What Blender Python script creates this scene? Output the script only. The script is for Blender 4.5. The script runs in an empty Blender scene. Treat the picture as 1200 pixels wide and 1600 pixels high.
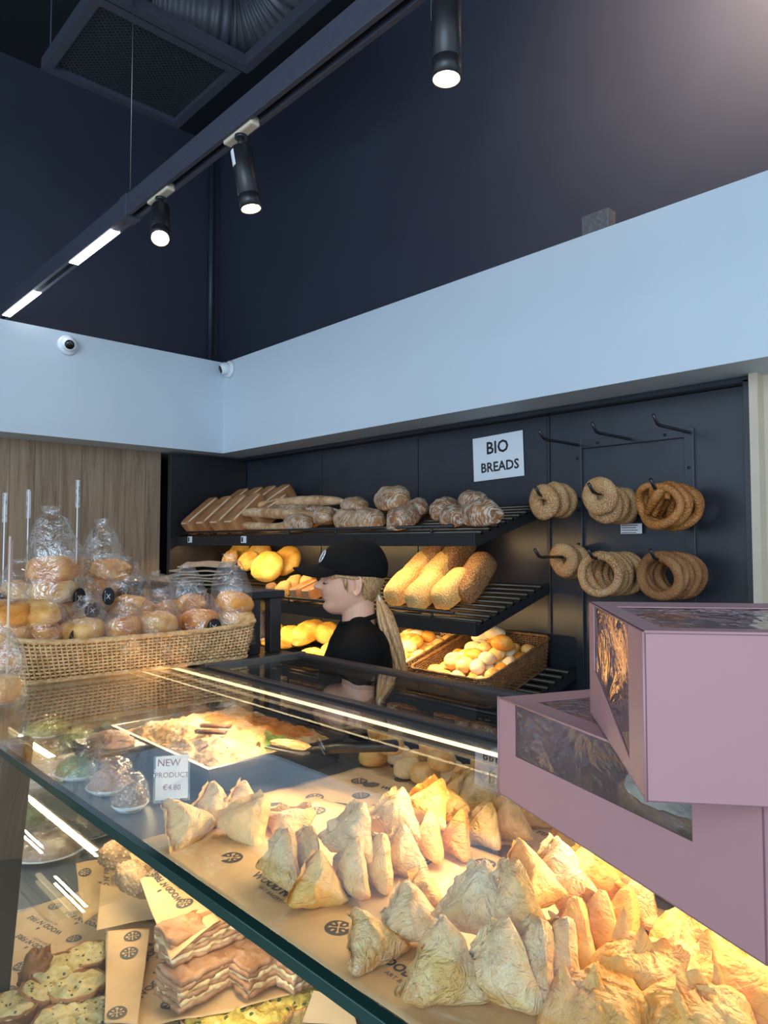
import bpy, bmesh, math, random
from mathutils import Vector, Matrix, noise, Euler

SC = bpy.context.scene
COL = SC.collection
RAD = math.radians
PI = math.pi
random.seed(7)

# ------------------------------------------------------------------ camera
FPX = 1111.0
cam_data = bpy.data.cameras.new('camera')
cam_data.sensor_fit = 'VERTICAL'
cam_data.sensor_height = 36.0
cam_data.sensor_width = 27.0
cam_data.lens = 36.0 * FPX / 1600.0
cam_data.clip_start = 0.02
cam = bpy.data.objects.new('camera', cam_data)
COL.objects.link(cam)
CAM = Vector((0, 0, 1.6))
cam.location = CAM
cam.rotation_euler = (RAD(92.577), 0, RAD(46.7))
SC.camera = cam
CAMR = cam.rotation_euler.to_matrix()

# ------------------------------------------------------------------ world, exposure, big lights
SC.view_settings.view_transform = 'Standard'
SC.view_settings.look = 'None'
SC.view_settings.gamma = 1.0
SC.view_settings.use_curve_mapping = False
SC.view_settings.exposure = 0.0
world = bpy.data.worlds.new('daylight')
SC.world = world
world.use_nodes = True
wn = world.node_tree.nodes
wn['Background'].inputs[0].default_value = (0.63, 0.81, 1.0, 1)
wn['Background'].inputs[1].default_value = 1.4


def area(name, loc, target, sx, sy, power, color, parent=None):
    d = bpy.data.lights.new(name, 'AREA')
    d.shape = 'RECTANGLE'; d.size = sx; d.size_y = sy
    d.energy = power; d.color = color
    o = bpy.data.objects.new(name, d); COL.objects.link(o)
    o.location = loc
    o.rotation_euler = (Vector(target) - Vector(loc)).to_track_quat('-Z', 'Y').to_euler()
    if parent: o.parent = parent
    return o

# daylight through the shop window to the right of and behind the customer
DAY = area('window_daylight', (0.9, -2.7, 2.4), (-0.9, 2.5, 2.1), 3.2, 2.4, 140, (0.64, 0.83, 1.0))


# ------------------------------------------------------------------ pixel ray to a world point
def ray(px, py):
    return CAMR @ Vector(((px - 600) / FPX, -(py - 800) / FPX, -1.0))


def P(px, py, x=None, y=None, z=None):
    d = ray(px, py)
    if x is not None: t = x / d.x
    elif y is not None: t = y / d.y
    else: t = (z - 1.6) / d.z
    return CAM + d * t


# ------------------------------------------------------------------ mesh collector
class MB:
    def __init__(s):
        s.v = []; s.f = []; s.m = []
    def add(s, vs, fs, m=0, M=None):
        n = len(s.v)
        s.v += [tuple(M @ Vector(p)) if M else tuple(p) for p in vs]
        s.f += [tuple(i + n for i in f) for f in fs]
        s.m += [m] * len(fs)
        return s
    def box(s, lo, hi, m=0, M=None):
        (a, b, c), (d, e, f) = lo, hi
        vs = [(a,b,c),(d,b,c),(d,e,c),(a,e,c),(a,b,f),(d,b,f),(d,e,f),(a,e,f)]
        return s.add(vs, [(0,3,2,1),(4,5,6,7),(0,1,5,4),(1,2,6,5),(2,3,7,6),(3,0,4,7)], m, M)
    def cbox(s, c, size, m=0, M=None):
        h = [q / 2 for q in size]
        return s.box([c[i]-h[i] for i in range(3)], [c[i]+h[i] for i in range(3)], m, M)
    def hexa(s, bottom, top, m=0):
        vs = list(bottom) + list(top)
        return s.add(vs, [(0,3,2,1),(4,5,6,7),(0,1,5,4),(1,2,6,5),(2,3,7,6),(3,0,4,7)], m)
    def tube(s, pts, r, n=8, m=0, closed=False, M=None, sx=1.0, up=None):
        pts = [Vector(p) for p in pts]
        N = len(pts)
        rr = r if isinstance(r, (list, tuple)) else [r] * N
        vs = []; fs = []
        ref = None
        for i in range(N):
            if closed: t = pts[(i+1) % N] - pts[(i-1) % N]
            else: t = pts[min(i+1, N-1)] - pts[max(i-1, 0)]
            if t.length < 1e-9: t = Vector((0,0,1))
            t.normalize()
            if ref is None:
                ref = Vector(up) if up else (Vector((0,0,1)) if abs(t.z) < .9 else Vector((1,0,0)))
            a = ref - t * ref.dot(t)
            if a.length < 1e-6: a = t.orthogonal()
            a.normalize(); ref = a
            b = t.cross(a)
            for k in range(n):
                g = 2 * PI * k / n
                vs.append(pts[i] + a * math.cos(g) * rr[i] + b * math.sin(g) * rr[i] * sx)
        for i in range(N if closed else N - 1):
            j = (i + 1) % N
            for k in range(n):
                l = (k + 1) % n
                fs.append((i*n+k, i*n+l, j*n+l, j*n+k))
        if not closed:
            fs.append(tuple(reversed(range(n))))
            fs.append(tuple((N-1)*n + k for k in range(n)))
        return s.add(vs, fs, m, M)
    def cyl(s, a, b, r0, r1=None, n=20, m=0, M=None):
        return s.tube([a, b], [r0, r0 if r1 is None else r1], n, m, M=M)
    def lathe(s, prof, n=32, m=0, M=None, caps=True):
        vs = []; fs = []
        for r, z in prof:
            for k in range(n):
                g = 2 * PI * k / n
                vs.append((r * math.cos(g), r * math.sin(g), z))
        for i in range(len(prof) - 1):
            for k in range(n):
                l = (k + 1) % n
                fs.append((i*n+k, i*n+l, (i+1)*n+l, (i+1)*n+k))
        if caps:
            fs.append(tuple(reversed(range(n))))
            fs.append(tuple((len(prof)-1)*n + k for k in range(n)))
        return s.add(vs, fs, m, M)
    def grid(s, fn, nu, nv, m=0, cu=False, cv=False, M=None):
        vs = [fn(i / (nu if cu else nu - 1), j / (nv if cv else nv - 1)) for i in range(nu) for j in range(nv)]
        fs = []
        for i in range(nu if cu else nu - 1):
            for j in range(nv if cv else nv - 1):
                a, b = (i + 1) % nu, (j + 1) % nv
                fs.append((i*nv+j, a*nv+j, a*nv+b, i*nv+b))
        return s.add(vs, fs, m, M)
    def mesh(s, name, mats, smooth=True):
        me = bpy.data.meshes.new(name)
        me.from_pydata(s.v, [], s.f)
        if not isinstance(mats, (list, tuple)): mats = [mats]
        for q in mats: me.materials.append(q)
        me.polygons.foreach_set('material_index', s.m)
        me.polygons.foreach_set('use_smooth', [smooth] * len(s.f))
        me.update()
        bm = bmesh.new(); bm.from_mesh(me)
        bmesh.ops.recalc_face_normals(bm, faces=bm.faces)
        bm.to_mesh(me); bm.free()
        return me
    def build(s, name, mats, parent=None, smooth=False, bevel=0, seg=2, sub=0):
        me = s.mesh(name, mats, smooth)
        o = put(name, me, parent)
        if bevel:
            b = o.modifiers.new('bevel', 'BEVEL'); b.width = bevel; b.segments = seg
            b.limit_method = 'ANGLE'; b.angle_limit = RAD(40)
        if sub:
            b = o.modifiers.new('sub', 'SUBSURF'); b.levels = sub; b.render_levels = sub
        return o


def put(name, me, parent=None, M=None):
    o = bpy.data.objects.new(name, me); COL.objects.link(o)
    if parent: o.parent = parent
    if M is not None: o.matrix_local = M
    return o


def tag(o, label=None, cat=None, group=None, kind=None):
    if label: o['label'] = label
    if cat: o['category'] = cat
    if group: o['group'] = group
    if kind: o['kind'] = kind
    return o


def thing(name, label, cat, loc=(0, 0, 0), rot=(0, 0, 0), group=None):
    o = bpy.data.objects.new(name, None); COL.objects.link(o)
    o.location = loc; o.rotation_euler = rot
    o.empty_display_size = .05
    return tag(o, label, cat, group)


def struct(o):
    o['kind'] = 'structure'; return o


def kids(o): return [c for c in COL.objects if c.parent == o]


def copy_tree(o, parent=None):
    c = o.copy(); COL.objects.link(c); c.parent = parent
    for ch in kids(o): copy_tree(ch, c)
    return c


def TRS(loc, rot=(0, 0, 0), sc=1.0):
    S = Matrix.Scale(sc, 4) if not isinstance(sc, (tuple, list)) else Matrix.Diagonal((*sc, 1))
    return Matrix.Translation(loc) @ Euler(rot).to_matrix().to_4x4() @ S


def frame(origin, xdir, zdir):
    z = Vector(zdir).normalized(); x = Vector(xdir)
    x = (x - z * x.dot(z)).normalized(); y = z.cross(x)
    M = Matrix((x, y, z)).transposed().to_4x4(); M.translation = Vector(origin)
    return M


def add_text(mb, txt, size, M, m=0, ex=0.0, bold=0.0):
    c = bpy.data.curves.new('t', 'FONT'); c.body = txt; c.size = size
    c.align_x = 'CENTER'; c.align_y = 'CENTER'; c.extrude = ex; c.offset = bold
    c.resolution_u = 2
    o = bpy.data.objects.new('t', c); COL.objects.link(o)
    dg = bpy.context.evaluated_depsgraph_get()
    me = bpy.data.meshes.new_from_object(o.evaluated_get(dg))
    mb.add([v.co.copy() for v in me.vertices], [tuple(p.vertices) for p in me.polygons], m, M)
    bpy.data.objects.remove(o); bpy.data.curves.remove(c); bpy.data.meshes.remove(me)


# ------------------------------------------------------------------ materials
class NT:
    def __init__(s, name):
        s.mat = bpy.data.materials.new(name); s.mat.use_nodes = True
        s.t = s.mat.node_tree; s.n = s.t.nodes; s.l = s.t.links
        s.b = s.n['Principled BSDF']; s.out = s.n['Material Output']
        s.tc = s.n.new('ShaderNodeTexCoord')
    def node(s, typ, **kw):
        q = s.n.new(typ)
        for k, v in kw.items(): setattr(q, k, v)
        return q
    def coord(s, scale=(1, 1, 1), rand=False, gen='Object', rot=(0, 0, 0)):
        mp = s.node('ShaderNodeMapping')
        mp.inputs['Scale'].default_value = scale
        mp.inputs['Rotation'].default_value = rot
        s.l.new(s.tc.outputs[gen], mp.inputs['Vector'])
        if rand:
            oi = s.node('ShaderNodeObjectInfo')
            ml = s.node('ShaderNodeVectorMath', operation='SCALE')
            cb = s.node('ShaderNodeCombineXYZ')
            for k in range(3): s.l.new(oi.outputs['Random'], cb.inputs[k])
            s.l.new(cb.outputs[0], ml.inputs[0]); ml.inputs['Scale'].default_value = 37.0
            s.l.new(ml.outputs[0], mp.inputs['Location'])
        return mp.outputs[0]
    def noise(s, vec, scale, detail=4, rough=.55, dist=0):
        q = s.node('ShaderNodeTexNoise')
        q.inputs['Scale'].default_value = scale; q.inputs['Detail'].default_value = detail
        q.inputs['Roughness'].default_value = rough; q.inputs['Distortion'].default_value = dist
        s.l.new(vec, q.inputs['Vector']); return q.outputs['Fac']
    def voro(s, vec, scale, feature='F1'):
        q = s.node('ShaderNodeTexVoronoi', feature=feature)
        q.inputs['Scale'].default_value = scale
        s.l.new(vec, q.inputs['Vector']); return q
    def ramp(s, fac, stops):
        q = s.node('ShaderNodeValToRGB')
        e = q.color_ramp.elements
        while len(e) < len(stops): e.new(0.5)
        for i, (p, c) in enumerate(stops):
            e[i].position = p; e[i].color = (*c, 1) if len(c) == 3 else c
        s.l.new(fac, q.inputs[0]); return q.outputs[0]
    def mix(s, fac, a, b, blend='MIX'):
        q = s.node('ShaderNodeMix', data_type='RGBA', blend_type=blend)
        for i, v in ((0, fac), (6, a), (7, b)):
            if hasattr(v, 'links') or hasattr(v, 'is_linked'): s.l.new(v, q.inputs[i])
            else: q.inputs[i].default_value = v if i == 0 else (*v, 1)
        return q.outputs[2]
    def math(s, op, a, b=None):
        q = s.node('ShaderNodeMath', operation=op)
        for i, v in ((0, a), (1, b)):
            if v is None: continue
            if hasattr(v, 'is_linked'): s.l.new(v, q.inputs[i])
            else: q.inputs[i].default_value = v
        return q.outputs[0]
    def bump(s, h, strength=.5, dist=.002, normal=None):
        q = s.node('ShaderNodeBump')
        q.inputs['Strength'].default_value = strength; q.inputs['Distance'].default_value = dist
        s.l.new(h, q.inputs['Height'])
        if normal is not None: s.l.new(normal, q.inputs['Normal'])
        return q.outputs[0]
    def done(s, col=None, rough=.5, normal=None, metal=0, spec=.5):
        if col is not None:
            if hasattr(col, 'is_linked'): s.l.new(col, s.b.inputs['Base Color'])
            else: s.b.inputs['Base Color'].default_value = (*col, 1)
        if hasattr(rough, 'is_linked'): s.l.new(rough, s.b.inputs['Roughness'])
        else: s.b.inputs['Roughness'].default_value = rough
        s.b.inputs['Metallic'].default_value = metal
        s.b.inputs['Specular IOR Level'].default_value = spec
        if normal is not None: s.l.new(normal, s.b.inputs['Normal'])
        return s.mat


def lin(r, g, b):
    return tuple(((c / 255) / 12.92 if c / 255 <= .04045 else ((c / 255 + .055) / 1.055) ** 2.4) for c in (r, g, b))


def plain(name, rgb, rough=.5, metal=0, spec=.5, noise_amt=0, nscale=20, bump=0, bscale=60):
    t = NT(name); c = lin(*rgb); col = c; nm = None
    if noise_amt:
        n = t.noise(t.coord(), nscale)
        col = t.ramp(n, [(.3, tuple(q * (1 - noise_amt) for q in c)), (.7, tuple(min(1, q * (1 + noise_amt)) for q in c))])
    if bump: nm = t.bump(t.noise(t.coord(), bscale), bump, .002)
    return t.done(col, rough, nm, metal, spec)


def emis(name, rgb, power):
    t = NT(name); t.b.inputs['Base Color'].default_value = (*rgb, 1)
    t.b.inputs['Emission Color'].default_value = (*rgb, 1)
    t.b.inputs['Emission Strength'].default_value = power
    return t.mat


def thin_glass(name, tint=(1, 1, 1), ior=1.45, rough=0.0, bump=0, bscale=20, extra=0.0, haze=0.0, aniso=(1, 1, 1)):
    t = NT(name)
    tr = t.node('ShaderNodeBsdfTransparent'); tr.inputs[0].default_value = (*tint, 1)
    gl = t.node('ShaderNodeBsdfGlossy'); gl.inputs['Roughness'].default_value = rough
    gl.inputs['Color'].default_value = (1, 1, 1, 1)
    f0 = ((ior - 1) / (ior + 1)) ** 2 + extra
    gm = t.node('ShaderNodeNewGeometry')
    dt = t.node('ShaderNodeVectorMath', operation='DOT_PRODUCT')
    t.l.new(gm.outputs['Incoming'], dt.inputs[0]); t.l.new(gm.outputs['Normal'], dt.inputs[1])
    c1 = t.math('SUBTRACT', 1.0, t.math('ABSOLUTE', dt.outputs['Value']))
    fac = t.math('ADD', t.math('MULTIPLY', t.math('POWER', c1, 5.0), 1 - f0), f0)
    mx = t.node('ShaderNodeMixShader')
    t.l.new(fac, mx.inputs[0])
    t.l.new(tr.outputs[0], mx.inputs[1]); t.l.new(gl.outputs[0], mx.inputs[2])
    if bump:
        h = t.noise(t.coord(aniso, rand=True), bscale, 3, .6, 1.5)
        nb = t.bump(h, bump, .01)
        t.l.new(nb, gl.inputs['Normal']); t.l.new(nb, dt.inputs[1])
    last = mx.outputs[0]
    if haze:
        df = t.node('ShaderNodeBsdfDiffuse'); df.inputs[0].default_value = (.9, .9, .9, 1)
        m2 = t.node('ShaderNodeMixShader'); m2.inputs[0].default_value = haze
        t.l.new(last, m2.inputs[1]); t.l.new(df.outputs[0], m2.inputs[2]); last = m2.outputs[0]
    t.l.new(last, t.out.inputs[0])
    return t.mat


def crust(name, dark, mid, light, scale=12, seeds=None, seed_scale=170, seed_cut=.35, flour=0, wrinkle=.6, rings=False, rough=.55, sss=0):
    """baked crust: blotchy colour, fine bump, optional sesame seeds and flour"""
    t = NT(name); v = t.coord(rand=True)
    n = t.noise(v, scale, 5, .6)
    col = t.ramp(n, [(.3, lin(*dark)), (.5, lin(*mid)), (.7, lin(*light))])
    n2 = t.noise(v, scale * 5, 4, .6, .5)
    nm = t.bump(n2, wrinkle, .003)
    if flour:
        w = t.noise(v, scale * 2.3, 6, .7)
        if rings:
            wv = t.node('ShaderNodeTexWave', wave_type='BANDS', bands_direction='X'); wv.inputs['Scale'].default_value = 24
            wv.inputs['Distortion'].default_value = 5.0; wv.inputs['Detail'].default_value = 2
            t.l.new(t.coord(), wv.inputs['Vector'])
            w = t.math('ADD', t.math('MULTIPLY', w, .95), t.math('MULTIPLY', wv.outputs['Fac'], .14))
        f = t.ramp(w, [(.5, (0, 0, 0)), (.62, (1, 1, 1))])
        col = t.mix(t.math('MULTIPLY', f, flour), col, lin(226, 212, 192))
    if seeds:
        vo = t.voro(v, seed_scale)
        m = t.math('LESS_THAN', vo.outputs['Distance'], seed_cut)
        jit = t.ramp(t.noise(v, seed_scale * .9, 1), [(.3, tuple(q * .72 for q in lin(*seeds))), (.7, lin(*seeds))])
        col = t.mix(m, col, jit)
        h = t.math('SUBTRACT', .6, vo.outputs['Distance'])
        nm = t.bump(h, .9, .004, nm)
    return t.done(col, rough, nm, 0, .35)


M = {}
M['navy'] = plain('navy_paint', (52, 56, 70), .42, spec=.45, noise_amt=.06, nscale=3)
M['white_wall'] = plain('white_paint', (200, 212, 222), .55, noise_amt=.02, nscale=2)
M['ceiling'] = plain('ceiling_paint', (26, 29, 38), .7)
M['floor'] = plain('floor_tiles', (120, 116, 110), .4, noise_amt=.15, nscale=4)
M['black_metal'] = plain('black_powder_coated_metal', (30, 30, 33), .38, spec=.5, noise_amt=.15, nscale=15)
M['black_panel'] = plain('black_laminate', (38, 41, 50), .3, spec=.6, noise_amt=.2, nscale=5)
M['dark_frame'] = plain('dark_frame', (44, 42, 44), .3, spec=.5)
M['steel_bar'] = plain('dark_steel_bar', (70, 64, 56), .3, metal=.7)
M['steel'] = plain('brushed_steel', (120, 118, 116), .35, metal=.9)
M['track'] = plain('track_paint', (62, 64, 76), .45, noise_amt=.1, nscale=30)
M['white_plastic'] = plain('white_plastic', (226, 230, 234), .35)
M['black_gloss'] = plain('black_gloss', (12, 12, 16), .08)
M['paper_white'] = plain('white_card', (222, 226, 232), .5)
M['ink'] = plain('black_ink', (22, 22, 26), .6)
M['print'] = plain('grey_ink', (74, 72, 74), .6)
M['red_pen'] = plain('maroon_pen', (120, 50, 80), .6)
M['warm_led'] = emis('warm_led', (1.0, .76, .42), 3.2)
M['spot_glow'] = emis('spot_glow', (1.0, .78, .52), 14)
M['cool_led'] = emis('cool_led', (.93, .97, 1.0), 7)
M['deck'] = plain('deck_grey', (74, 76, 80), .4)
M['duct'] = plain('duct_foil_black', (64, 66, 74), .45)
M['glass'] = thin_glass('clear_glass', (.97, .985, .975), 1.5)
M['glass_edge'] = plain('green_glass_edge', (22, 52, 46), .08, spec=.8)
M['cello'] = thin_glass('cellophane', (.97, .97, .97), 1.55, .09, 1.0, 30, .075, .012)
M['film'] = thin_glass('box_window_film', (.93, .93, .93), 1.5, .03, .5, 12, .12, .02)
M['beige_trim'] = plain('beige_wood', (205, 190, 168), .5, noise_amt=.05, nscale=9)
M['cardboard_white'] = plain('box_inside', (214, 208, 206), .7)
M['pink'] = plain('pink_card', (164, 122, 124), .48, spec=.4, noise_amt=.02, nscale=8)
M['black_tray'] = plain('black_tray_plastic', (52, 58, 68), .32)
M['brown_paper'] = plain('brown_paper', (158, 138, 116), .7, noise_amt=.12, nscale=20)
M['black_cloth'] = plain('black_cotton', (11, 11, 13), .85, spec=.15, bump=.3, bscale=220)
M['cloth_dark'] = plain('dark_denim', (28, 30, 38), .85, bump=.3, bscale=200)
M['concrete_block'] = plain('grey_textured_block', (96, 96, 100), .8, noise_amt=.3, nscale=90, bump=1, bscale=90)


def wood_mat():
    t = NT('oak_cladding')
    v = t.coord()
    sp = t.node('ShaderNodeSeparateXYZ'); t.l.new(v, sp.inputs[0])
    q = t.math('MULTIPLY', sp.outputs['Y'], 7.2)
    fl = t.math('FLOOR', q); frc = t.math('FRACT', q)
    seam = t.math('LESS_THAN', frc, .018)
    cb = t.node('ShaderNodeCombineXYZ')
    t.l.new(fl, cb.inputs[0])
    wn_ = t.node('ShaderNodeTexWhiteNoise', noise_dimensions='3D'); t.l.new(cb.outputs[0], wn_.inputs['Vector'])
    off = t.node('ShaderNodeVectorMath', operation='MULTIPLY_ADD')
    t.l.new(wn_.outputs['Color'], off.inputs[0]); off.inputs[1].default_value = (5, 5, 5); t.l.new(v, off.inputs[2])
    mp = t.node('ShaderNodeMapping'); mp.inputs['Scale'].default_value = (14, 14, 1.1); t.l.new(off.outputs[0], mp.inputs['Vector'])
    n = t.noise(mp.outputs[0], 1.6, 7, .62, .9)
    c = t.ramp(n, [(.28, lin(128, 104, 82)), (.5, lin(170, 146, 120)), (.75, lin(188, 166, 140))])
    mp2 = t.node('ShaderNodeMapping'); mp2.inputs['Scale'].default_value = (60, 60, 1.2); t.l.new(off.outputs[0], mp2.inputs['Vector'])
    n2 = t.noise(mp2.outputs[0], 3, 3, .5)
    c = t.mix(t.math('MULTIPLY', n2, .5), c, lin(140, 116, 92), 'MULTIPLY')
    tone = t.ramp(wn_.outputs['Value'], [(0, (.86, .86, .87)), (1, (1.05, 1.03, 1.0))])
    c = t.mix(1.0, c, tone, 'MULTIPLY')
    c = t.mix(seam, c, lin(84, 68, 54))
    return t.done(c, .5, t.bump(n, .15, .002))
M['oak'] = wood_mat()


def wicker_mat(name, a, b):
    t = NT(name); v = t.coord()
    n = t.noise(v, 45, 3); c = t.ramp(n, [(.3, lin(*a)), (.7, lin(*b))])
    return t.done(c, .45, t.bump(t.noise(v, 300, 2), .3, .001), 0, .45)
M['wicker'] = wicker_mat('light_wicker', (176, 138, 92), (218, 184, 136))
M['wicker_dark'] = wicker_mat('brown_wicker', (86, 58, 34), (128, 90, 54))


def kraft(name, flour):
    t = NT(name); v = t.coord()
    n = t.noise(v, 9, 5, .6)
    c = t.ramp(n, [(.3, lin(196, 158, 112)), (.7, lin(216, 180, 134))])
    if flour:
        f = t.noise(v, 7, 8, .72, .4)
        f2 = t.noise(v, 60, 3, .7)
        fm = t.math('MULTIPLY', t.ramp(f, [(.53, (0, 0, 0)), (.64, (1, 1, 1))]), t.ramp(f2, [(.35, (.2, .2, .2)), (.6, (1, 1, 1))]))
        c = t.mix(t.math('MULTIPLY', fm, .6), c, lin(238, 228, 212))
        g = t.noise(t.coord(rot=(.3, .2, 1)), 11, 4, .6)
        gm = t.ramp(g, [(.66, (0, 0, 0)), (.7, (1, 1, 1))])
        c = t.mix(t.math('MULTIPLY', gm, .35), c, lin(150, 104, 60))
    return t.done(c, .6, t.bump(t.noise(v, 14, 4), .35, .004))
M['kraft'] = kraft('kraft_paper', False)
M['kraft_flour'] = kraft('floured_kraft_paper', True)

M['bun'] = crust('bun_crust', (172, 92, 30), (212, 142, 62), (230, 176, 104), 18, wrinkle=1.0)
M['bun_pale'] = crust('pale_bun_crust', (186, 116, 46), (218, 160, 86), (234, 194, 132), 16, wrinkle=.9)
M['roll'] = crust('roll_crust', (206, 140, 62), (232, 188, 116), (244, 216, 160), 20, wrinkle=.2, rough=.38)
M['roll_floury'] = crust('floury_roll_crust', (220, 190, 140), (238, 216, 172), (246, 232, 200), 20, wrinkle=.2, rough=.6)
M['roll_gold'] = crust('golden_roll_crust', (196, 112, 34), (222, 150, 58), (238, 190, 104), 16, wrinkle=.15, rough=.3)
M['tin'] = crust('tin_loaf_crust', (140, 92, 56), (170, 118, 76), (186, 136, 92), 9, wrinkle=.15)
M['tin_edge'] = crust('tin_loaf_pale_edge', (206, 176, 138), (222, 196, 160), (230, 210, 180), 20, wrinkle=.2)
M['baguette'] = crust('baguette_crust', (160, 108, 66), (196, 150, 104), (222, 188, 148), 14, flour=.5, wrinkle=.5)
M['rustic'] = crust('rustic_loaf_crust', (130, 84, 48), (172, 124, 80), (200, 160, 116), 10, flour=.6, wrinkle=.5, rings=True)
M['rustic_brown'] = crust('brown_rustic_crust', (104, 62, 36), (142, 92, 56), (176, 124, 82), 12, flour=.7, wrinkle=.5, rings=True)
M['corn'] = crust('corn_loaf_crust', (214, 150, 52), (238, 186, 84), (246, 212, 128), 15, wrinkle=.8)
M['sesame'] = crust('sesame_loaf_crust', (196, 140, 70), (214, 164, 92), (224, 180, 110), 12, (244, 220, 160), 150, .42)
M['darkseed'] = crust('brown_seeded_crust', (104, 70, 40), (124, 86, 52), (140, 100, 62), 12, (186, 150, 104), 150, .38)
M['ring_seed'] = crust('sesame_ring_crust', (160, 108, 62), (186, 132, 80), (200, 150, 98), 12, (226, 198, 156), 190, .40)
M['ring_brown'] = crust('brown_ring_crust', (126, 80, 44), (154, 102, 60), (172, 120, 76), 12, (206, 170, 126), 200, .24)
M['pretzel'] = crust('pretzel_crust', (140, 84, 38), (176, 112, 56), (198, 138, 78), 12, (230, 206, 160), 130, .16, rough=.3)
def phyllo_mat(name, dark, mid, light, flour):
    t = NT(name); v = t.coord(rand=True)
    n = t.noise(v, 13, 5, .6)
    col = t.ramp(n, [(.3, lin(*dark)), (.48, lin(*mid)), (.7, lin(*light))])
    gm = t.node('ShaderNodeNewGeometry')
    ridge = t.ramp(t.math('ADD', gm.outputs['Pointiness'], t.math('MULTIPLY', t.math('SUBTRACT', t.noise(v, 40, 3), .5), .10)), [(.52, (0, 0, 0)), (.60, (1, 1, 1))])
    col = t.mix(t.math('MULTIPLY', ridge, .6), col, lin(186, 112, 46))
    f = t.math('MULTIPLY', t.ramp(t.noise(v, 22, 6, .7), [(.42, (0, 0, 0)), (.6, (1, 1, 1))]), t.ramp(t.noise(v, 500, 2), [(.4, (.35, .35, .35)), (.6, (1, 1, 1))]))
    col = t.mix(t.math('MULTIPLY', f, flour), col, lin(240, 226, 198))
    w1 = t.noise(v, 34, 4, .55, 2.2)
    w2 = t.voro(t.coord((1, 1.6, 1), rand=True), 70, 'DISTANCE_TO_EDGE').outputs['Distance']
    nm = t.bump(w1, 1.0, .012 if flour > .4 else .006)
    nm = t.bump(t.ramp(w2, [(0, (0, 0, 0)), (.12, (1, 1, 1))]), .35, .0015, nm)
    return t.done(col, .48, nm, 0, .35)
M['phyllo'] = phyllo_mat('phyllo_pastry', (208, 152, 82), (230, 190, 122), (240, 212, 156), .6)
M['phyllo_gold'] = phyllo_mat('golden_phyllo_pastry', (200, 124, 44), (226, 172, 88), (238, 206, 134), .25)
M['pie'] = crust('pie_crust', (138, 96, 66), (172, 128, 96), (198, 160, 130), 22, wrinkle=.8)
M['tart_case'] = crust('tart_case', (110, 66, 34), (160, 106, 60), (190, 138, 86), 20, wrinkle=.8)
M['seed_top'] = crust('seeded_tart_filling', (170, 150, 90), (214, 196, 140), (232, 216, 170), 40, (80, 84, 60), 90, .22, wrinkle=.9)
M['egg_top'] = crust('egg_and_greens_filling', (120, 120, 60), (232, 200, 96), (244, 226, 150), 34, (96, 112, 60), 70, .25, wrinkle=.9)
M['crumble'] = crust('dessert_crumble', (200, 140, 80), (228, 184, 130), (240, 214, 172), 22, (210, 160, 110), 60, .3, wrinkle=1)
M['cinnamon'] = crust('cinnamon_dust', (190, 104, 36), (214, 130, 54), (224, 150, 80), 40, wrinkle=.8)
M['choc'] = crust('chocolate_bits', (50, 34, 26), (74, 50, 36), (96, 70, 52), 30)
M['cinn_stick'] = plain('cinnamon_stick', (120, 66, 38), .6, noise_amt=.2, nscale=60)
M['greens'] = crust('salad_greens', (70, 100, 40), (132, 156, 84), (196, 206, 150), 30, wrinkle=1, rough=.4)
M['wrap_bread'] = crust('grainy_roll', (110, 84, 56), (150, 120, 86), (180, 150, 112), 18, (206, 190, 160), 120, .25)
M['skin'] = plain('skin', (206, 158, 132), .5, spec=.4, noise_amt=.04, nscale=30)
M['lips'] = plain('lips', (184, 104, 98), .4)
M['lash'] = plain('lashes', (46, 34, 28), .7)
M['shoe'] = plain('shoe_black', (20, 20, 22), .5)


def hair_mat():
    t = NT('blond_hair'); v = t.coord((1, 1, .06))
    n = t.noise(v, 260, 4, .6)
    c = t.ramp(n, [(.3, lin(118, 84, 52)), (.5, lin(176, 136, 92)), (.72, lin(216, 180, 130))])
    return t.done(c, .4, t.bump(n, .6, .002), 0, .5)
M['hair'] = hair_mat()


def mesh_mat():
    t = NT('perforated_mesh'); v = t.coord((1, 1, 1))
    sp = t.node('ShaderNodeSeparateXYZ'); t.l.new(v, sp.inputs[0])
    a = t.math('MULTIPLY', t.math('ADD', sp.outputs['X'], sp.outputs['Y']), 38.0)
    b = t.math('MULTIPLY', t.math('SUBTRACT', sp.outputs['X'], sp.outputs['Y']), 38.0)
    fa = t.math('ABSOLUTE', t.math('SUBTRACT', t.math('FRACT', a), .5))
    fb = t.math('ABSOLUTE', t.math('SUBTRACT', t.math('FRACT', b), .5))
    hole = t.math('MULTIPLY', t.math('LESS_THAN', fa, .33), t.math('LESS_THAN', fb, .33))
    t.l.new(t.math('SUBTRACT', 1.0, hole), t.b.inputs['Alpha'])
    return t.done(lin(50, 52, 60), .5)
M['mesh'] = mesh_mat()

# ================================================================== THE ROOM
def slab(name, lo, hi, mat):
    return struct(MB().box(lo, hi).build(name, M[mat]))

slab('floor', (-4.9, -3.0, -.1), (3.0, 2.82, 0), 'floor')
slab('ceiling', (-5.0, -3.0, 4.75), (3.0, 3.0, 4.85), 'ceiling')
slab('wall_back', (-5.0, 2.82, -.1), (3.0, 2.95, 4.75), 'navy')
slab('wall_left', (-5.0, -3.0, -.1), (-4.9, 2.82, 4.75), 'navy')
# white soffits over counter area
slab('trim_1', (-4.28, 2.52, 2.22), (3.0, 2.8195, 2.845), 'white_wall')
slab('trim_2', (-4.8995, -3.0, 2.22), (-4.28, 2.8195, 2.845), 'white_wall')
# oak cladding on left wall
slab('trim_3', (-4.8995, -3.0, 0), (-4.53, 2.19, 2.2195), 'oak')
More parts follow.
